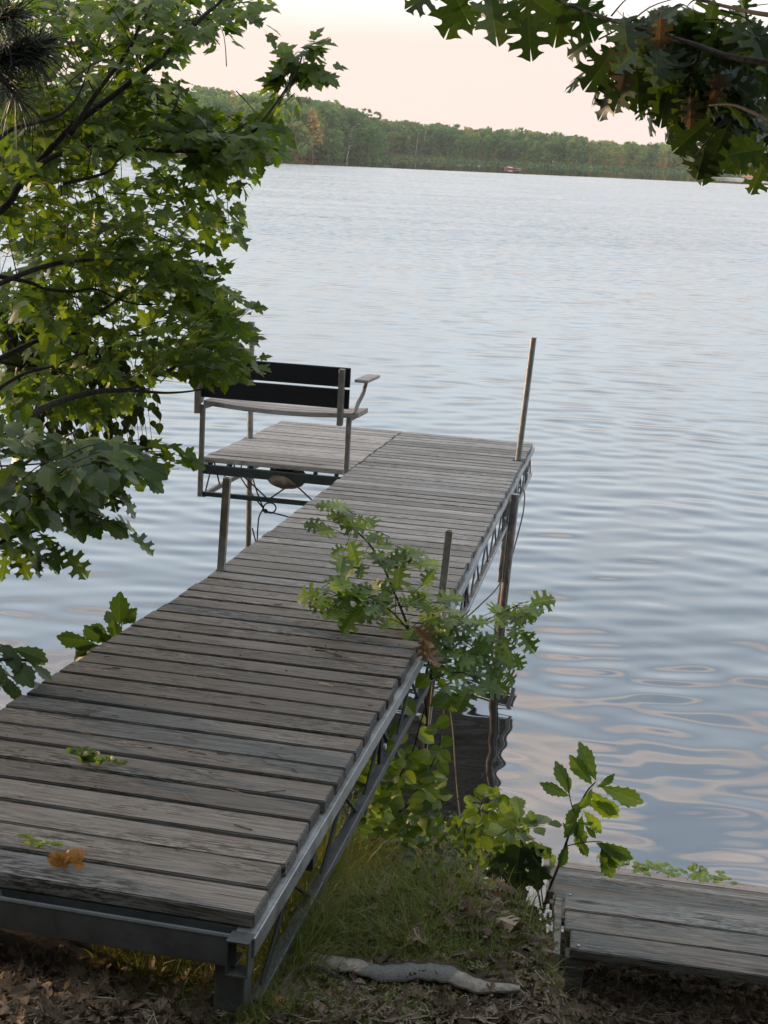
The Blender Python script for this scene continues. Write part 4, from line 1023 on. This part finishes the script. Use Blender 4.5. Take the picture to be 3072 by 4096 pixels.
# young oak by the steps
def step_oak():
    y = 4.95; g = at(2172, 3650, y); g.z = ground_z(g.x, g.y)
    st = [([(2172, 3650, y), (2195, 3560, y), (2235, 3460, y), (2262, 3380, y), (2285, 3310, y), (2310, 3240, y), (2345, 3170, y), (2382, 3128, y)], .0075, .003), ([(2305, 3265, y), (2290, 3230, y-.02), (2275, 3170, y-.05), (2270, 3110, y-.05)], .003, .0015),
          ([(2262, 3385, y), (2320, 3372, y-.02), (2390, 3365, y-.03), (2410, 3370, y-.03)], .003, .0015), ([(2175, 3640, y), (2165, 3560, y-.05), (2155, 3480, y-.06)], .004, .002)]
    L = []
    def lf(u, v, u2, v2, nr=None, dy=0.):
        p, q = at(u, v, y+dy), at(u2, v2, y+dy+rnd.uniform(-.05, .03)); L.append(('oakb', p, q-p, nr or (TOCAM+rv(.45)), (q-p).length*1.04, .52))
    for a in ((2385, 3125, 2330, 2985), (2370, 3140, 2285, 3035), (2400, 3145, 2575, 3215), (2360, 3160, 2480, 3300), (2340, 3200, 2470, 3260), (2280, 3180, 2228, 3060), (2282, 3160, 2276, 3105), (2280, 3185, 2170, 3143), (2385, 3150, 2460, 3110), (2370, 3150, 2330, 3240), (2330, 3200, 2270, 3300),
              (2330, 3240, 2420, 3330), (2310, 3270, 2260, 3350), (2330, 3260, 2300, 3370), (2300, 3280, 2340, 3400), (2340, 3300, 2380, 3350), (2270, 3370, 2240, 3470), (2310, 3340, 2350, 3430), (2395, 3370, 2530, 3440), (2400, 3375, 2480, 3480), (2405, 3380, 2450, 3520), (2380, 3370, 2500, 3420), (2410, 3385, 2420, 3470), (2320, 3290, 2370, 3300), (2350, 3225, 2290, 3230), (2290, 3330, 2250, 3300)):
        lf(*a)
    plant('oak_sapling', 'slim oak sapling leaning beside the left end of the wooden steps', 'sapling', g, st, [], 'sapling', leaf_lists=L)
step_oak()
# maple seedling with large dark leaves
def dark_maple():
    y = 5.0; g = at(2165, 3640, y); g.z = ground_z(g.x, g.y)
    st = [([(2165, 3640, y), (2150, 3560, y), (2120, 3480, y-.02), (2095, 3390, y-.04), (2075, 3330, y-.05), (2062, 3310, y-.05)], .005, .002)]
    L = []
    for u, v, u2, v2, s in ((2080, 3390, 2060, 3520, 1), (2150, 3470, 2150, 3560, 1), (2000, 3480, 1960, 3560, 1), (2060, 3500, 2090, 3600, 1), (2020, 3440, 1965, 3460, 1), (2120, 3400, 2160, 3460, 1), (1960, 3540, 1930, 3590, 1)):
        p, q = at(u, v, y-.06), at(u2, v2, y-.10); L.append(('maple', p, q-p, TOCAM+rv(.25), (q-p).length*1.15))
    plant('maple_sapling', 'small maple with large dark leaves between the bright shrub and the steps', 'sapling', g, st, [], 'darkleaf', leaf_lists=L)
    st = [([(2110, 3480, y-.03), (2090, 3390, y-.05), (2070, 3320, y-.06)], .003, .002)]
    sp = [(at(2070, 3340, y-.05), at(u, v, y-.05+rnd.uniform(-.1, .1)), 'oakb', .10, 4, dict(droop=.25, twig=.002, pet=.02)) for u, v in ((2080, 3270), (2180, 3300), (2010, 3310), (2160, 3380), (2200, 3420))]
    plant('oak_sapling', 'leafy green seedling rising just above the large dark maple leaves', 'sapling', at(2110, 3480, y-.03), st, sp, 'shrub')
dark_maple()
# round-leaved shrub beside the dock
def round_shrub():
    z2 = lambda x, y: (1200+x/2.765, 2500+y/2.765)
    z3 = lambda x, y: (1100+x/1.3825, 2600+y/1.3825)
    g = gnd(1480, 3440); y = g.y; L = []; 
    st = [([(*z3(510, 1130), y), (*z3(600, 980), y), (*z3(680, 910), y+.05), (*z3(740, 860), y+.1), (*z3(900, 870), y+.15), (*z3(1060, 800), y+.2)], .006, .002),
          ([(*z3(640, 950), y), (*z3(660, 760), y), (*z3(760, 560), y+.02), (*z3(800, 420), y+.04), (*z3(840, 280), y+.05), (*z3(865, 180), y+.05)], .005, .002),
          ([(*z3(530, 1060), y-.02), (*z3(540, 900), y-.02), (*z3(560, 780), y-.02), (*z3(620, 640), y-.03)], .004, .002), ([(*z3(640, 950), y+.02), (*z3(760, 800), y+.05), (*z3(830, 700), y+.06), (*z3(900, 560), y+.08), (*z3(930, 420), y+.1)], .004, .002)]
    big = [(810, 178, 90, 70), (925, 185, 60, 40), (905, 280, 110, 65), (745, 320, 110, 75), (675, 470, 130, 95), (925, 400, 95, 60), (930, 290, 100, 55), (840, 480, 110, 55), (945, 510, 75, 45), (900, 560, 95, 50), (850, 600, 100, 60), (930, 670, 80, 45), (800, 690, 140, 80), (690, 650, 110, 40), (640, 690, 90, 70), (740, 560, 80, 40), (550, 580, 80, 60), (870, 800, 120, 90), (780, 820, 110, 70), (590, 870, 110, 75), (560, 800, 90, 50), (760, 910, 100, 70), (700, 980, 90, 70), (840, 940, 90, 60), (760, 1040, 100, 90), (720, 1090, 60, 90), (630, 830, 100, 70), (470, 740, 70, 50), (490, 970, 90, 60), (610, 1000, 90, 70), (690, 760, 100, 60), (860, 440, 70, 40), (820, 380, 60, 40)]
    for x, yy, w, h in big + [(rnd.uniform(470, 950), rnd.uniform(560, 1080), 85, 55) for k in range(95)]:
        p = at(*z3(x, yy), vis_y(*z3(x, yy), y+rnd.uniform(-.12, .22))); sz = w/1.3825*y/F_PX*1.06*rnd.uniform(.85, 1.1)
        ax = Vector((rnd.choice((-1, 1))*rnd.uniform(.4, 1), rnd.uniform(-.4, .2), rnd.uniform(-.7, .1))).normalized()
        L.append(('round', p-ax*sz*.5, ax, Vector((0, 0, .8))+TOCAM*rnd.uniform(.3, 1.4)+rv(.35), sz))
    for u, v in sample_poly([(470, 620), (600, 500), (690, 560), (700, 800), (600, 1010), (440, 1040), (430, 900)], 75):
        w = rnd.uniform(60, 105); yy = vis_y(*z3(u, v), rnd.uniform(4.25, 4.6)); p = at(*z3(u, v), yy); sz = w/1.3825*yy/F_PX
        ax = Vector((rnd.choice((-1, 1))*rnd.uniform(.4, 1), rnd.uniform(-.4, .2), rnd.uniform(-.7, .1))).normalized()
        L.append((rnd.choice(('round', 'round', 'ovate')), p-ax*sz*.5, ax, Vector((0, 0, .8))+TOCAM*rnd.uniform(.3, 1.4)+rv(.35), sz))
    plant('shrub', 'shrub with broad round leaves growing against the right side of the dock', 'shrub', g, st, [], 'shrub', leaf_lists=L)
round_shrub()
def bright_shrub():
    z3 = lambda x, y: (1100+x/1.3825, 2600+y/1.3825)
    y = 5.25; g = at(1860, 3500, y); g.z = ground_z(g.x, g.y); L = []
    st = [([(*z3(1080, 1230), y), (*z3(1060, 1100), y), (*z3(1050, 1000), y+.05), (*z3(1110, 860), y+.1), (*z3(1170, 760), y+.1)], .004, .0015), ([(*z3(1100, 1220), y), (*z3(1150, 1090), y), (*z3(1220, 980), y+.05), (*z3(1290, 880), y+.1)], .004, .0015), ([(*z3(1180, 1230), y), (*z3(1190, 1150), y-.05), (*z3(1210, 1080), y-.05)], .003, .0015)]
    P = [(1090, 780), (1180, 740), (1260, 810), (1330, 880), (1390, 940), (1400, 1060), (1480, 1120), (1440, 1260), (1200, 1330), (1100, 1320), (1070, 1180), (990, 1120), (900, 1060), (960, 960), (1050, 900), (1060, 830)]
    for u, v in sample_poly(P, 260):
        p = at(*z3(u, v), vis_y(*z3(u, v), y+rnd.uniform(-.15, .25))); sz = rnd.uniform(.038, .078); ax = Vector((rnd.uniform(-1, 1), rnd.uniform(-.5, .2), rnd.uniform(-.6, .5))).normalized()
        L.append((rnd.choice(('ovate', 'ovate', 'oakb', 'round')), p-ax*sz*.5, ax, Vector((0, 0, .7))+TOCAM*rnd.uniform(.2, 1.5)+rv(.5), sz))
    plant('shrub', 'bright yellow-green shrub at the water edge, left of the steps', 'shrub', g, st, [], 'bright', leaf_lists=L)
    g2 = gnd(1760, 3440); L = []
    for u, v in sample_poly([(830, 930), (1000, 960), (1060, 1150), (1100, 1230), (960, 1290), (760, 1260), (600, 1130), (480, 1120), (520, 960), (700, 900)], 560):
        q = on_ground(*z3(u, v+60))
        if q is None or q.y > 6.2 or q.z < .05: continue
        p = q+Vector((0, 0, rnd.uniform(.02, .22))); ax = rv().normalized(); L.append(('small', p, ax, Vector((0, 0, .7))+TOCAM+rv(.6), rnd.uniform(.018, .034)))
    st = [([(1760+k*24-60, 3440, g2.y), (1765+k*22-60, 3390, g2.y+.02), (1770+k*20-60, 3330, g2.y+.04)], .002, .001) for k in range(6)]
    plant('shrub', 'low dense shrub of tiny grey-green leaves on the bank above the grass', 'shrub', g2, st, [], 'smallleaf', leaf_lists=L)
    # pinnate-leaved sprig at the fascia
    g3 = gnd(1330, 3420); L = []
    c = spline([at(*z3(230, 1010), g3.y+.05), at(*z3(300, 1080), g3.y), at(*z3(390, 1105), g3.y-.02), at(*z3(465, 1140), g3.y-.03)], 5)
    for i, p in enumerate(c):
        for sg in (1, -1): L.append(('small', p, Vector((.3, 0, sg*.8))+rv(.2), TOCAM+rv(.3), .04))
    for u, v in sample_poly([(220, 1000), (330, 930), (420, 960), (480, 1100), (440, 1180), (250, 1100)], 40): L.append(('small', at(*z3(u, v), g3.y+rnd.uniform(-.05, .1)), rv(), TOCAM+rv(.5), .035))
    plant('fern', 'small pinnate green sprig under the dock edge near the fallen rail', 'plant', g3, [([(*z3(300, 1180), g3.y), (*z3(300, 1080), g3.y), (*z3(260, 1010), g3.y+.04)], .0025, .001)], [], 'shrub', leaf_lists=L)
bright_shrub()
# saplings that peep out along the left edge of the dock
def left_sapling():
    stem = [([(480, 2760, 5.35), (470, 2660, 5.35), (480, 2560, 5.35), (490, 2470, 5.36)], .006, .002)]
    y = 5.35; L = []
    for a in ((480, 2500, 470, 2400), (470, 2520, 425, 2440), (490, 2500, 530, 2440), (440, 2570, 340, 2520), (460, 2580, 400, 2540), (470, 2570, 450, 2490), (360, 2560, 225, 2562), (380, 2570, 290, 2600), (400, 2580, 270, 2630), (430, 2600, 330, 2640), (390, 2560, 330, 2520), (500, 2490, 540, 2470), (430, 2540, 380, 2500), (350, 2600, 300, 2640)):
        p, q = at(a[0], a[1], y), at(a[2], a[3], y+rnd.uniform(-.08, .05)); L.append(('oakb', p, q-p, TOCAM+rv(.5), (q-p).length, .75))
    b = at(480, 2760, y); b.z = ground_z(b.x, b.y)
    plant('oak_sapling', 'oak sapling peeping over the left edge of the dock', 'sapling', b, stem, [], 'oakleft', leaf_lists=L)
left_sapling()
# pale dead stalks
z3_ = lambda x, y, d: (1100+x/1.3825, 2600+y/1.3825, d)
for pts, lab in (([(872, 165), (858, 330), (843, 480), (832, 640), (820, 800)], 'pale thin stalk nearest the dock, rising through the round leaves'), ([(934, 330), (922, 520), (910, 730), (902, 880)], 'pale thin stalk in the middle of three, above the shrub'), ([(962, 290), (985, 460), (1000, 690), (1018, 870), (1048, 1100), (1058, 1180)], 'longest pale stalk, standing against the dark water')):
    c = spline([at(*z3_(x, y, 5.3+.12*i)) for i, (x, y) in enumerate(pts)], 5)
    tag(MB().tube(c, .0032, 5).build('reed_stalk', M['stalk']), lab, 'stalk', 'pale stalks beside the dock')
# ------------------------------------------------------------------ far shore
U_ = [-2500, 0, 900, 1111, 1300, 1440, 1500, 1540, 1700, 2500, 3072, 5200]
D_ = [240, 262, 283, 293, 318, 345, 370, 425, 416, 388, 372, 340]
US = [-2500, 0, 600, 800, 900, 1000, 1100, 1200, 1300, 1400, 1500, 1600, 1700, 1750, 1900, 2000, 2100, 2200, 2350, 2500, 2700, 3072, 5200]
VS = [350, 345, 352, 366, 370, 390, 400, 408, 424, 462, 486, 492, 497, 500, 525, 536, 535, 556, 570, 574, 580, 596, 690]
def shore(u): return float(np.interp(u, U_, D_))
def gx(u, y): d = ray(u, 2048-(2048-600)); return d.x/d.y*y
def top_z(u, y): return at(u, float(np.interp(u, US, VS)), y).z
def far_h(u): return 11.0 if u < 1480 else (9.0 if u < 2350 else 6.5)
DEP = 130.
def terr(u, q):            # q 0 at the water, 1 at the back of the wood
    hb = max(.6, top_z(u, shore(u)+DEP) - far_h(u)*.98)
    return -.4 + (.9*min(1, q/.04)) + (hb-.5)*max(0, q-.03)**.8
def far_terrain():
    us = np.linspace(-2500, 5200, 140); qs = [0, .02, .04, .1, .2, .35, .5, .7, .85, 1.0, 1.4, 2.0]
    V = []
    for q in qs:
        for u in us:
            y = shore(u)+q*DEP; V.append((gx(u, y), y, terr(u, min(q, 1))-(.0 if q <= 1 else (q-1)*3)))
    nx = len(us); i = np.arange((len(qs)-1)*nx).reshape(len(qs)-1, nx)[:, :-1].ravel()
    m = plain_mat('far_bank', (.035, .042, .018), (.07, .075, .03), .4, .95, .3)
    tag(link_mesh('far_shore', np_mesh('far_shore', V, np.stack([i, i+1, i+1+nx, i+nx], 1)), m, smooth=True), kind='structure')
far_terrain()
def far_leaf(name, stops):
    m, nt = new_mat(name); t = NT(nt)
    a = t.n('Attribute', attribute_name='tint'); ge = t.n('NewGeometry')
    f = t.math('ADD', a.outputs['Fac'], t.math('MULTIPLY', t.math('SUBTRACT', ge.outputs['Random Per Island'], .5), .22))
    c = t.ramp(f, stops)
    p = t.n('BsdfDiffuse', i_Color=c); tr = t.n('BsdfTranslucent', i_Color=c)
    mx = t.n('MixShader', i_0=.4); t.set(mx.inputs[1], p); t.set(mx.inputs[2], tr); t.out(mx); return m
M['farleaf'] = far_leaf('far_foliage', [(0, (.06, .125, .058)), (.3, (.10, .20, .065)), (.55, (.17, .28, .075)), (.78, (.28, .30, .09)), (.88, (.40, .26, .085)), (1, (.70, .40, .12))])  # orange end of the ramp imitates low sunlight on brush and pine
def quads(C, Nrm, S, rs):
    """quads with centres C, normals Nrm, half sizes S"""
    n = len(C); r = rs.normal(size=(n, 3)); Nn = Nrm/np.maximum(1e-6, np.linalg.norm(Nrm, axis=1, keepdims=True))
    x = np.cross(Nn, r); x /= np.maximum(1e-6, np.linalg.norm(x, axis=1, keepdims=True)); y = np.cross(Nn, x)
    S = S[:, None]; k = rs.uniform(.6, 1.3, (n, 1))
    return np.stack([C-x*S*k-y*S*.5, C+x*S*.4-y*S, C+x*S*k+y*S*.5, C-x*S*.4+y*S], 1)
def broad(rs, h, w, nc=13, per=22, s=.33, base=.18):
    out = []
    for i in range(nc):
        q = rs.uniform(base, .9); rr = w*.5*math.sin(min(1, (1-q)*1.5+.18)*math.pi/2)*rs.uniform(.25, .95); a = rs.uniform(0, 6.28)
        c = np.array([rr*math.cos(a), rr*math.sin(a), q*h]); r = w*rs.uniform(.14, .25)
        d = rs.normal(size=(per, 3)); d /= np.linalg.norm(d, axis=1, keepdims=True); d[:, 2] = d[:, 2]*.8+.15
        out.append(quads(c+d*r*np.array([1, 1, .75])*rs.uniform(.75, 1.1, (per, 1)), d+rs.normal(scale=.5, size=(per, 3)), np.full(per, s)*rs.uniform(.6, 1.25, per), rs))
    return np.concatenate(out)
def conif(rs, h, w, tiers=12, per=16, s=.22, base=.1, pw=.9):
    out = []
    for i in range(tiers):
        q = base+(1-base)*(i/tiers); r = w*.5*(1-q)**pw+.06*w; n = max(4, int(per*(1-q)+4)); a = rs.uniform(0, 6.28, n); k = rs.uniform(.3, 1., n)
        C = np.stack([np.cos(a)*r*k, np.sin(a)*r*k, np.full(n, q*h)-k*r*.25+rs.uniform(-.2, .2, n)], 1)
        out.append(quads(C, np.stack([np.cos(a)*.5, np.sin(a)*.5, np.ones(n)], 1)+rs.normal(scale=.5, size=(n, 3)), np.full(n, s)*rs.uniform(.6, 1.3, n)*(1.1-.5*q), rs))
    return np.concatenate(out)
def quad_obj(name, Q, tint, mat, parent=None):
    V = Q.reshape(-1, 3); Fq = np.arange(len(V)).reshape(-1, 4); me = np_mesh(name, V, Fq)
    at_ = me.attributes.new('tint', 'FLOAT', 'POINT'); at_.data.foreach_set('value', np.repeat(tint, 4).astype(np.float32))
    return link_mesh(name, me, M[mat], parent)
def far_wood():
    rs = np.random.RandomState(3); Q = []; Tn = []
    va = [broad(rs, 1*9.5, rs.uniform(5, 7.5), 15, 24, .40) for i in range(9)]; vs = [broad(rs, 9.5, 6, 22, 30, .34) for i in range(6)]
    for u in np.arange(-900, 4000, 17):
        if u < 380 and u > -900 and rs.rand() < .55: continue
        rows = (0.03, .09, .18, .3, .44, .6, .78, 1.0)
        for j, q in enumerate(rows):
            if rs.rand() < .12 or (u > 1600 and j == 0) or (1500 < u < 1620 and j < 1): continue
            if (u > 3150 or u < 380) and j % 2: continue
            uu = u+rs.uniform(-14, 14); y = shore(uu)+q*DEP+rs.uniform(-4, 4); H = far_h(uu)*rs.choice((.7, .85, .95, 1.02, 1.16))*rs.uniform(.93, 1.07)*(1 if uu < 1480 or j > 1 else .85); k = H/9.5
            src = (vs if j < 2 else va); A = src[rs.randint(len(src))].copy(); a = rs.uniform(0, 6.28)
            R = np.array([[math.cos(a), -math.sin(a), 0], [math.sin(a), math.cos(a), 0], [0, 0, 1]])
            A = (A @ R.T)*np.array([k*rs.uniform(.85, 1.25)]*2+[k]) + np.array([gx(uu, y), y, terr(uu, q)-.2])
            tn = .30+rs.uniform(-.26, .26)+.10*math.sin(uu*.021)+.08*math.sin(uu*.057+q*9)+(.10 if q > .6 else 0)+(.30 if uu > 2330 else 0)*rs.uniform(.3, 1)  # raised tint on the right paints golden sunlight into the crowns
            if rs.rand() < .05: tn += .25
            tn = max(.12, min(tn, .70)); Q.append(A); Tn.append(np.full(len(A), tn) + (A[:, :, 2].mean(1)-A[:, :, 2].min())/max(.1, H)*.10)  # tint climbs with height, so lit tops are part of the colour
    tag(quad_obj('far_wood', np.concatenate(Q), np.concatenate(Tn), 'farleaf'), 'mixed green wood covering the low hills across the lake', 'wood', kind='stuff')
    Q = []; Tn = []
    cv = [conif(rs, 4.2, 1.7, 10, 12, .17) for i in range(7)]
    for u in np.concatenate([np.arange(1640, 3500, 7.5), np.arange(1700, 3500, 9.0), np.arange(2350, 3500, 6)]):
        uu = u+rs.uniform(-6, 6); q = rs.uniform(.03, .16); y = shore(uu)+q*DEP*(1 if uu < 2350 else 1.7); k = rs.uniform(.45, 1.05)*(1 if uu < 2350 else 1.12)
        A = cv[rs.randint(len(cv))]*np.array([k, k, k]) + np.array([gx(uu, y), y, terr(uu, q)-.1])
        tn = rs.uniform(.55, .78)+(.34*rs.uniform(.2, 1) if uu > 2330 else 0); Q.append(A); Tn.append(np.full(len(A), tn))  # golden light on the right-hand conifers is put into their tint
    tag(quad_obj('tamarack_thicket', np.concatenate(Q), np.concatenate(Tn), 'farleaf'), 'thicket of small pointed conifers along the far right shore', 'conifers', kind='stuff')
    # low brush along the waterline
    C = []; T2 = []
    for u in np.arange(-300, 3300, 3.0):
        for k in range((10 if 1090 < u < 1300 else 5) if u < 1500 else 3):
            uu = u+rs.uniform(-3, 3); y = shore(uu)+rs.uniform(1, 9); h = rs.uniform(.2, (2.4 if 1100 < uu < 1290 else 1.7) if uu < 1480 else .8); C.append((gx(uu, y), y, max(0, terr(uu, (y-shore(uu))/DEP))+.15+h*rs.rand()))
            sun_gold = max(0, 1-abs(uu-1190)/110.) if uu < 1500 else 0  # orange sunlight on the point, painted into the brush tint
            T2.append(.35+rs.uniform(-.12, .15)+sun_gold*.75 if not (1500 < uu < 1790) else .62)
    C = np.array(C); tag(quad_obj('shore_brush', quads(C, rs.normal(size=C.shape)+np.array([0, -.6, .6]), rs.uniform(.18, .42, len(C)), rs), np.array(T2), 'farleaf'), 'low reeds and brush along the waterline of the far shore', 'brush', kind='stuff')
far_wood()
def bank_wood():
    rs = np.random.RandomState(8); Q = []; Tn = []
    for k in range(40):
        x, y = rs.uniform(-22, 22), rs.uniform(-13, -4.5); h = rs.uniform(8, 13)
        A = broad(rs, h, rs.uniform(6, 9), 20, 40, .42, .05)+np.array([x, y, ground_z(x, y)-.3]); Q.append(A); Tn.append(np.full(len(A), rs.uniform(.05, .3)))
    tag(quad_obj('bank_wood', np.concatenate(Q), np.concatenate(Tn), 'farleaf'), 'dense shady wood on the bank behind the viewpoint', 'wood', kind='stuff')
bank_wood()
M['fartrunk'] = plain_mat('far_trunk', (.22, .13, .085), (.34, .22, .15), 2, .9, .2)
M['birchtrunk'] = plain_mat('pale_trunk', (.38, .35, .31), (.52, .49, .44), 2, .9, .2)
def far_tree(kind, u, v0, v1, y, w, tint, name, label, trunk='fartrunk', tr=.16, lean=0., z0=None):
    rs = np.random.RandomState(int(u)); p0, p1 = at(u, v0, y), at(u+lean, v1, y); H = p1.z-p0.z
    zg = p0.z if z0 is None else z0
    b = Vector((p0.x, y, zg)); th = thing(name, label, 'tree', b); top = Vector((p1.x-p0.x, 0, p1.z-zg)); L = top.z
    mb = MB().tube([(0, 0, -.5), top*.5, top*.97], [tr, tr*.75, tr*.2], 7)
    if kind == 'pine': A = conif(rs, L, w, 34, 44, .40, .30, .75)
    elif kind == 'spruce': A = conif(rs, L, w, 30, 34, .34, .12, .9)
    elif kind == 'flat':
        A = np.concatenate([broad(rs, L, w*.9, 5, 26, .3, .72), conif(rs, L*.93, w, 3, 14, .34, .72, .2)])
    elif kind == 'dead':
        A = conif(rs, L, w, 5, 7, .22, .35, .3)
        for k in range(16):
            q = rs.uniform(.3, .98); a = rs.uniform(0, 6.28); e = top*q+Vector((math.cos(a), math.sin(a), .15))*w*.5*rs.uniform(.4, 1); mb.tube([top*q, e], [.05, .02], 4)
    elif kind == 'bare':
        A = broad(rs, L, w, 4, 18, .3, .85)
        for k in range(5): mb.tube([top*rs.uniform(.5, .8), top*.9+Vector((rs.uniform(-1, 1), 0, .5))], [.06, .03], 5)
    else: A = broad(rs, L, w, 40, 40, .34, .05)
    sh = A[:, :, 2:3]/L; A = A + np.concatenate([top.x*sh, 0*sh, 0*sh], 2)
    mb.build('trunk', M[trunk], th)
    quad_obj('crown', A, np.full(len(A), tint)+A[:, :, 2].mean(1)/L*.12, 'farleaf', th)  # yellower towards the top: sunlit crown painted by tint
far_tree('pine', 1250, 624, 424, 303, 6.4, .84, 'pine_tree', 'tall pine glowing orange on the far point, its bare trunk showing')  # orange tint: the pine's own reddish colour plus sunlight painted in
far_tree('dead', 1387, 632, 504, 330, 2.6, .62, 'dead_pine', 'pale leaning half-dead pine right of the glowing pine', 'birchtrunk', .13, 26)
far_tree('flat', 1348, 520, 404, 410, 4.4, .34, 'pine_tree', 'flat-topped pine standing above the skyline of the hill')
far_tree('spruce', 1128, 628, 432, 287, 5.2, .60, 'spruce_tree', 'pale layered spruce left of the glowing pine')
far_tree('round', 1185, 626, 492, 292, 6.5, .60, 'broadleaf_tree', 'olive bushy tree just left of the glowing pine', tr=.14)
far_tree('pine', 830, 480, 386, 360, 6.5, .76, 'pine_tree', 'ochre pine high on the left hill, nearest the maple')
far_tree('pine', 930, 482, 358, 365, 7.5, .80, 'pine_tree', 'broad ochre pine high on the left hill, right of another like it')
far_tree('round', 1476, 642, 505, 338, 9.5, .24, 'broadleaf_tree', 'large dark green tree hanging over the water at the end of the point', tr=.2)
far_tree('round', 1330, 630, 520, 314, 6.5, .36, 'broadleaf_tree', 'bushy green tree between the glowing pine and the leaning dead one', tr=.14)
far_tree('pine', 1540, 560, 474, 452, 6.5, .72, 'pine_tree', 'yellowish pine crown on the skyline just past the point')
far_tree('round', 1636, 580, 484, 450, 7.0, .52, 'broadleaf_tree', 'round yellow-green crown on the skyline above the pale trunks', tr=.14)
far_tree('bare', 1662, 615, 512, 424, 3.0, .40, 'birch_tree', 'left one of two pale birch trunks leaning in the shaded wood', 'birchtrunk', .13, 16)
far_tree('bare', 1692, 610, 505, 426, 3.0, .40, 'birch_tree', 'right one of two pale birch trunks leaning in the shaded wood', 'birchtrunk', .13, 14)
far_tree('round', 2120, 600, 526, 440, 7.0, .62, 'broadleaf_tree', 'yellow-topped round tree on the skyline above the small boat', tr=.14)
far_tree('bare', 2795, 672, 560, 392, 2.6, .7, 'dead_pine', 'pale bare trunk between the leaves of the upper right oak', 'birchtrunk', .13, 6)
V = []; Fq = []
us = np.linspace(2975, 3200, 14)
for k, (dy, dz) in enumerate(((0, -.3), (1.5, .35), (6, .75), (9, .6))):
    for u in us: y = shore(u)-2+dy; V.append((gx(u, y), y, dz*(1 if 0 < (u-2975) < 225 else .1)*min(1, (u-2965)/60)))
for k in range(3):
    for i in range(13): Fq.append([k*14+i, k*14+i+1, k*14+15+i, k*14+14+i])
tag(link_mesh('sand_bank', np_mesh('sand_bank', V, Fq), plain_mat('red_sand', (.36, .14, .07), (.46, .21, .11), 3, .95, .2), smooth=True), kind='structure')
# boat
bp = on_z(2040, 677, .0); bt = thing('boat', 'tiny red and white boat on the calm water off the far shore', 'boat', Matrix.Translation(bp) @ Matrix.Rotation(.12, 4, 'Z'))
def hull(L, B, H):
    mb = MB(); n = 12; m = 7
    for i in range(n+1):
        q = i/n; w = B/2*math.sin(math.pi*min(1, q*.8+.2))**.6 if q > .02 else B*.36
        if i == n: w = .02
        for k in range(m):
            a = -math.pi/2+math.pi*k/(m-1); mb.v.append(Vector((L*(.5-q), w*math.sin(a), H*(1+.35*q*q)*(1-math.cos(a)**.7) - .08)))
    for i in range(n):
        for k in range(m-1): mb.f.append([i*m+k, i*m+k+1, i*m+m+k+1, i*m+m+k])
    mb.f.append([k for k in range(m)]); return mb
hull(2.6, 1.0, .36).build('hull', plain_mat('red_hull', (.42, .07, .04), (.5, .10, .06), 3, .4, .05), bt)
wm = plain_mat('white_cover', (.75, .74, .72), (.82, .82, .8), 4, .5, .05)
MB().box((.05, 0, .40), (1.0, .7, .22), bev=.06).build('cover', wm, bt); MB().box((-.95, 0, .27), (.7, .4, .08), bev=.03).build('foredeck', wm, bt)
MB().tube([(.3, .1, .3), (2.6, .25, .16)], .035, 6).build('oar', wm, bt)
# haze
hz = MB().box((0, 300, 24), (1500, 830, 54)); m, nt = new_mat('haze_air'); t = NT(nt)
pv = t.n('VolumePrincipled', i_Color=(.97, .985, 1., 1), i_Density=.00025); pv.inputs['Anisotropy'].default_value = .2
t.out(None, pv); tag(hz.build('haze', m), kind='stuff')
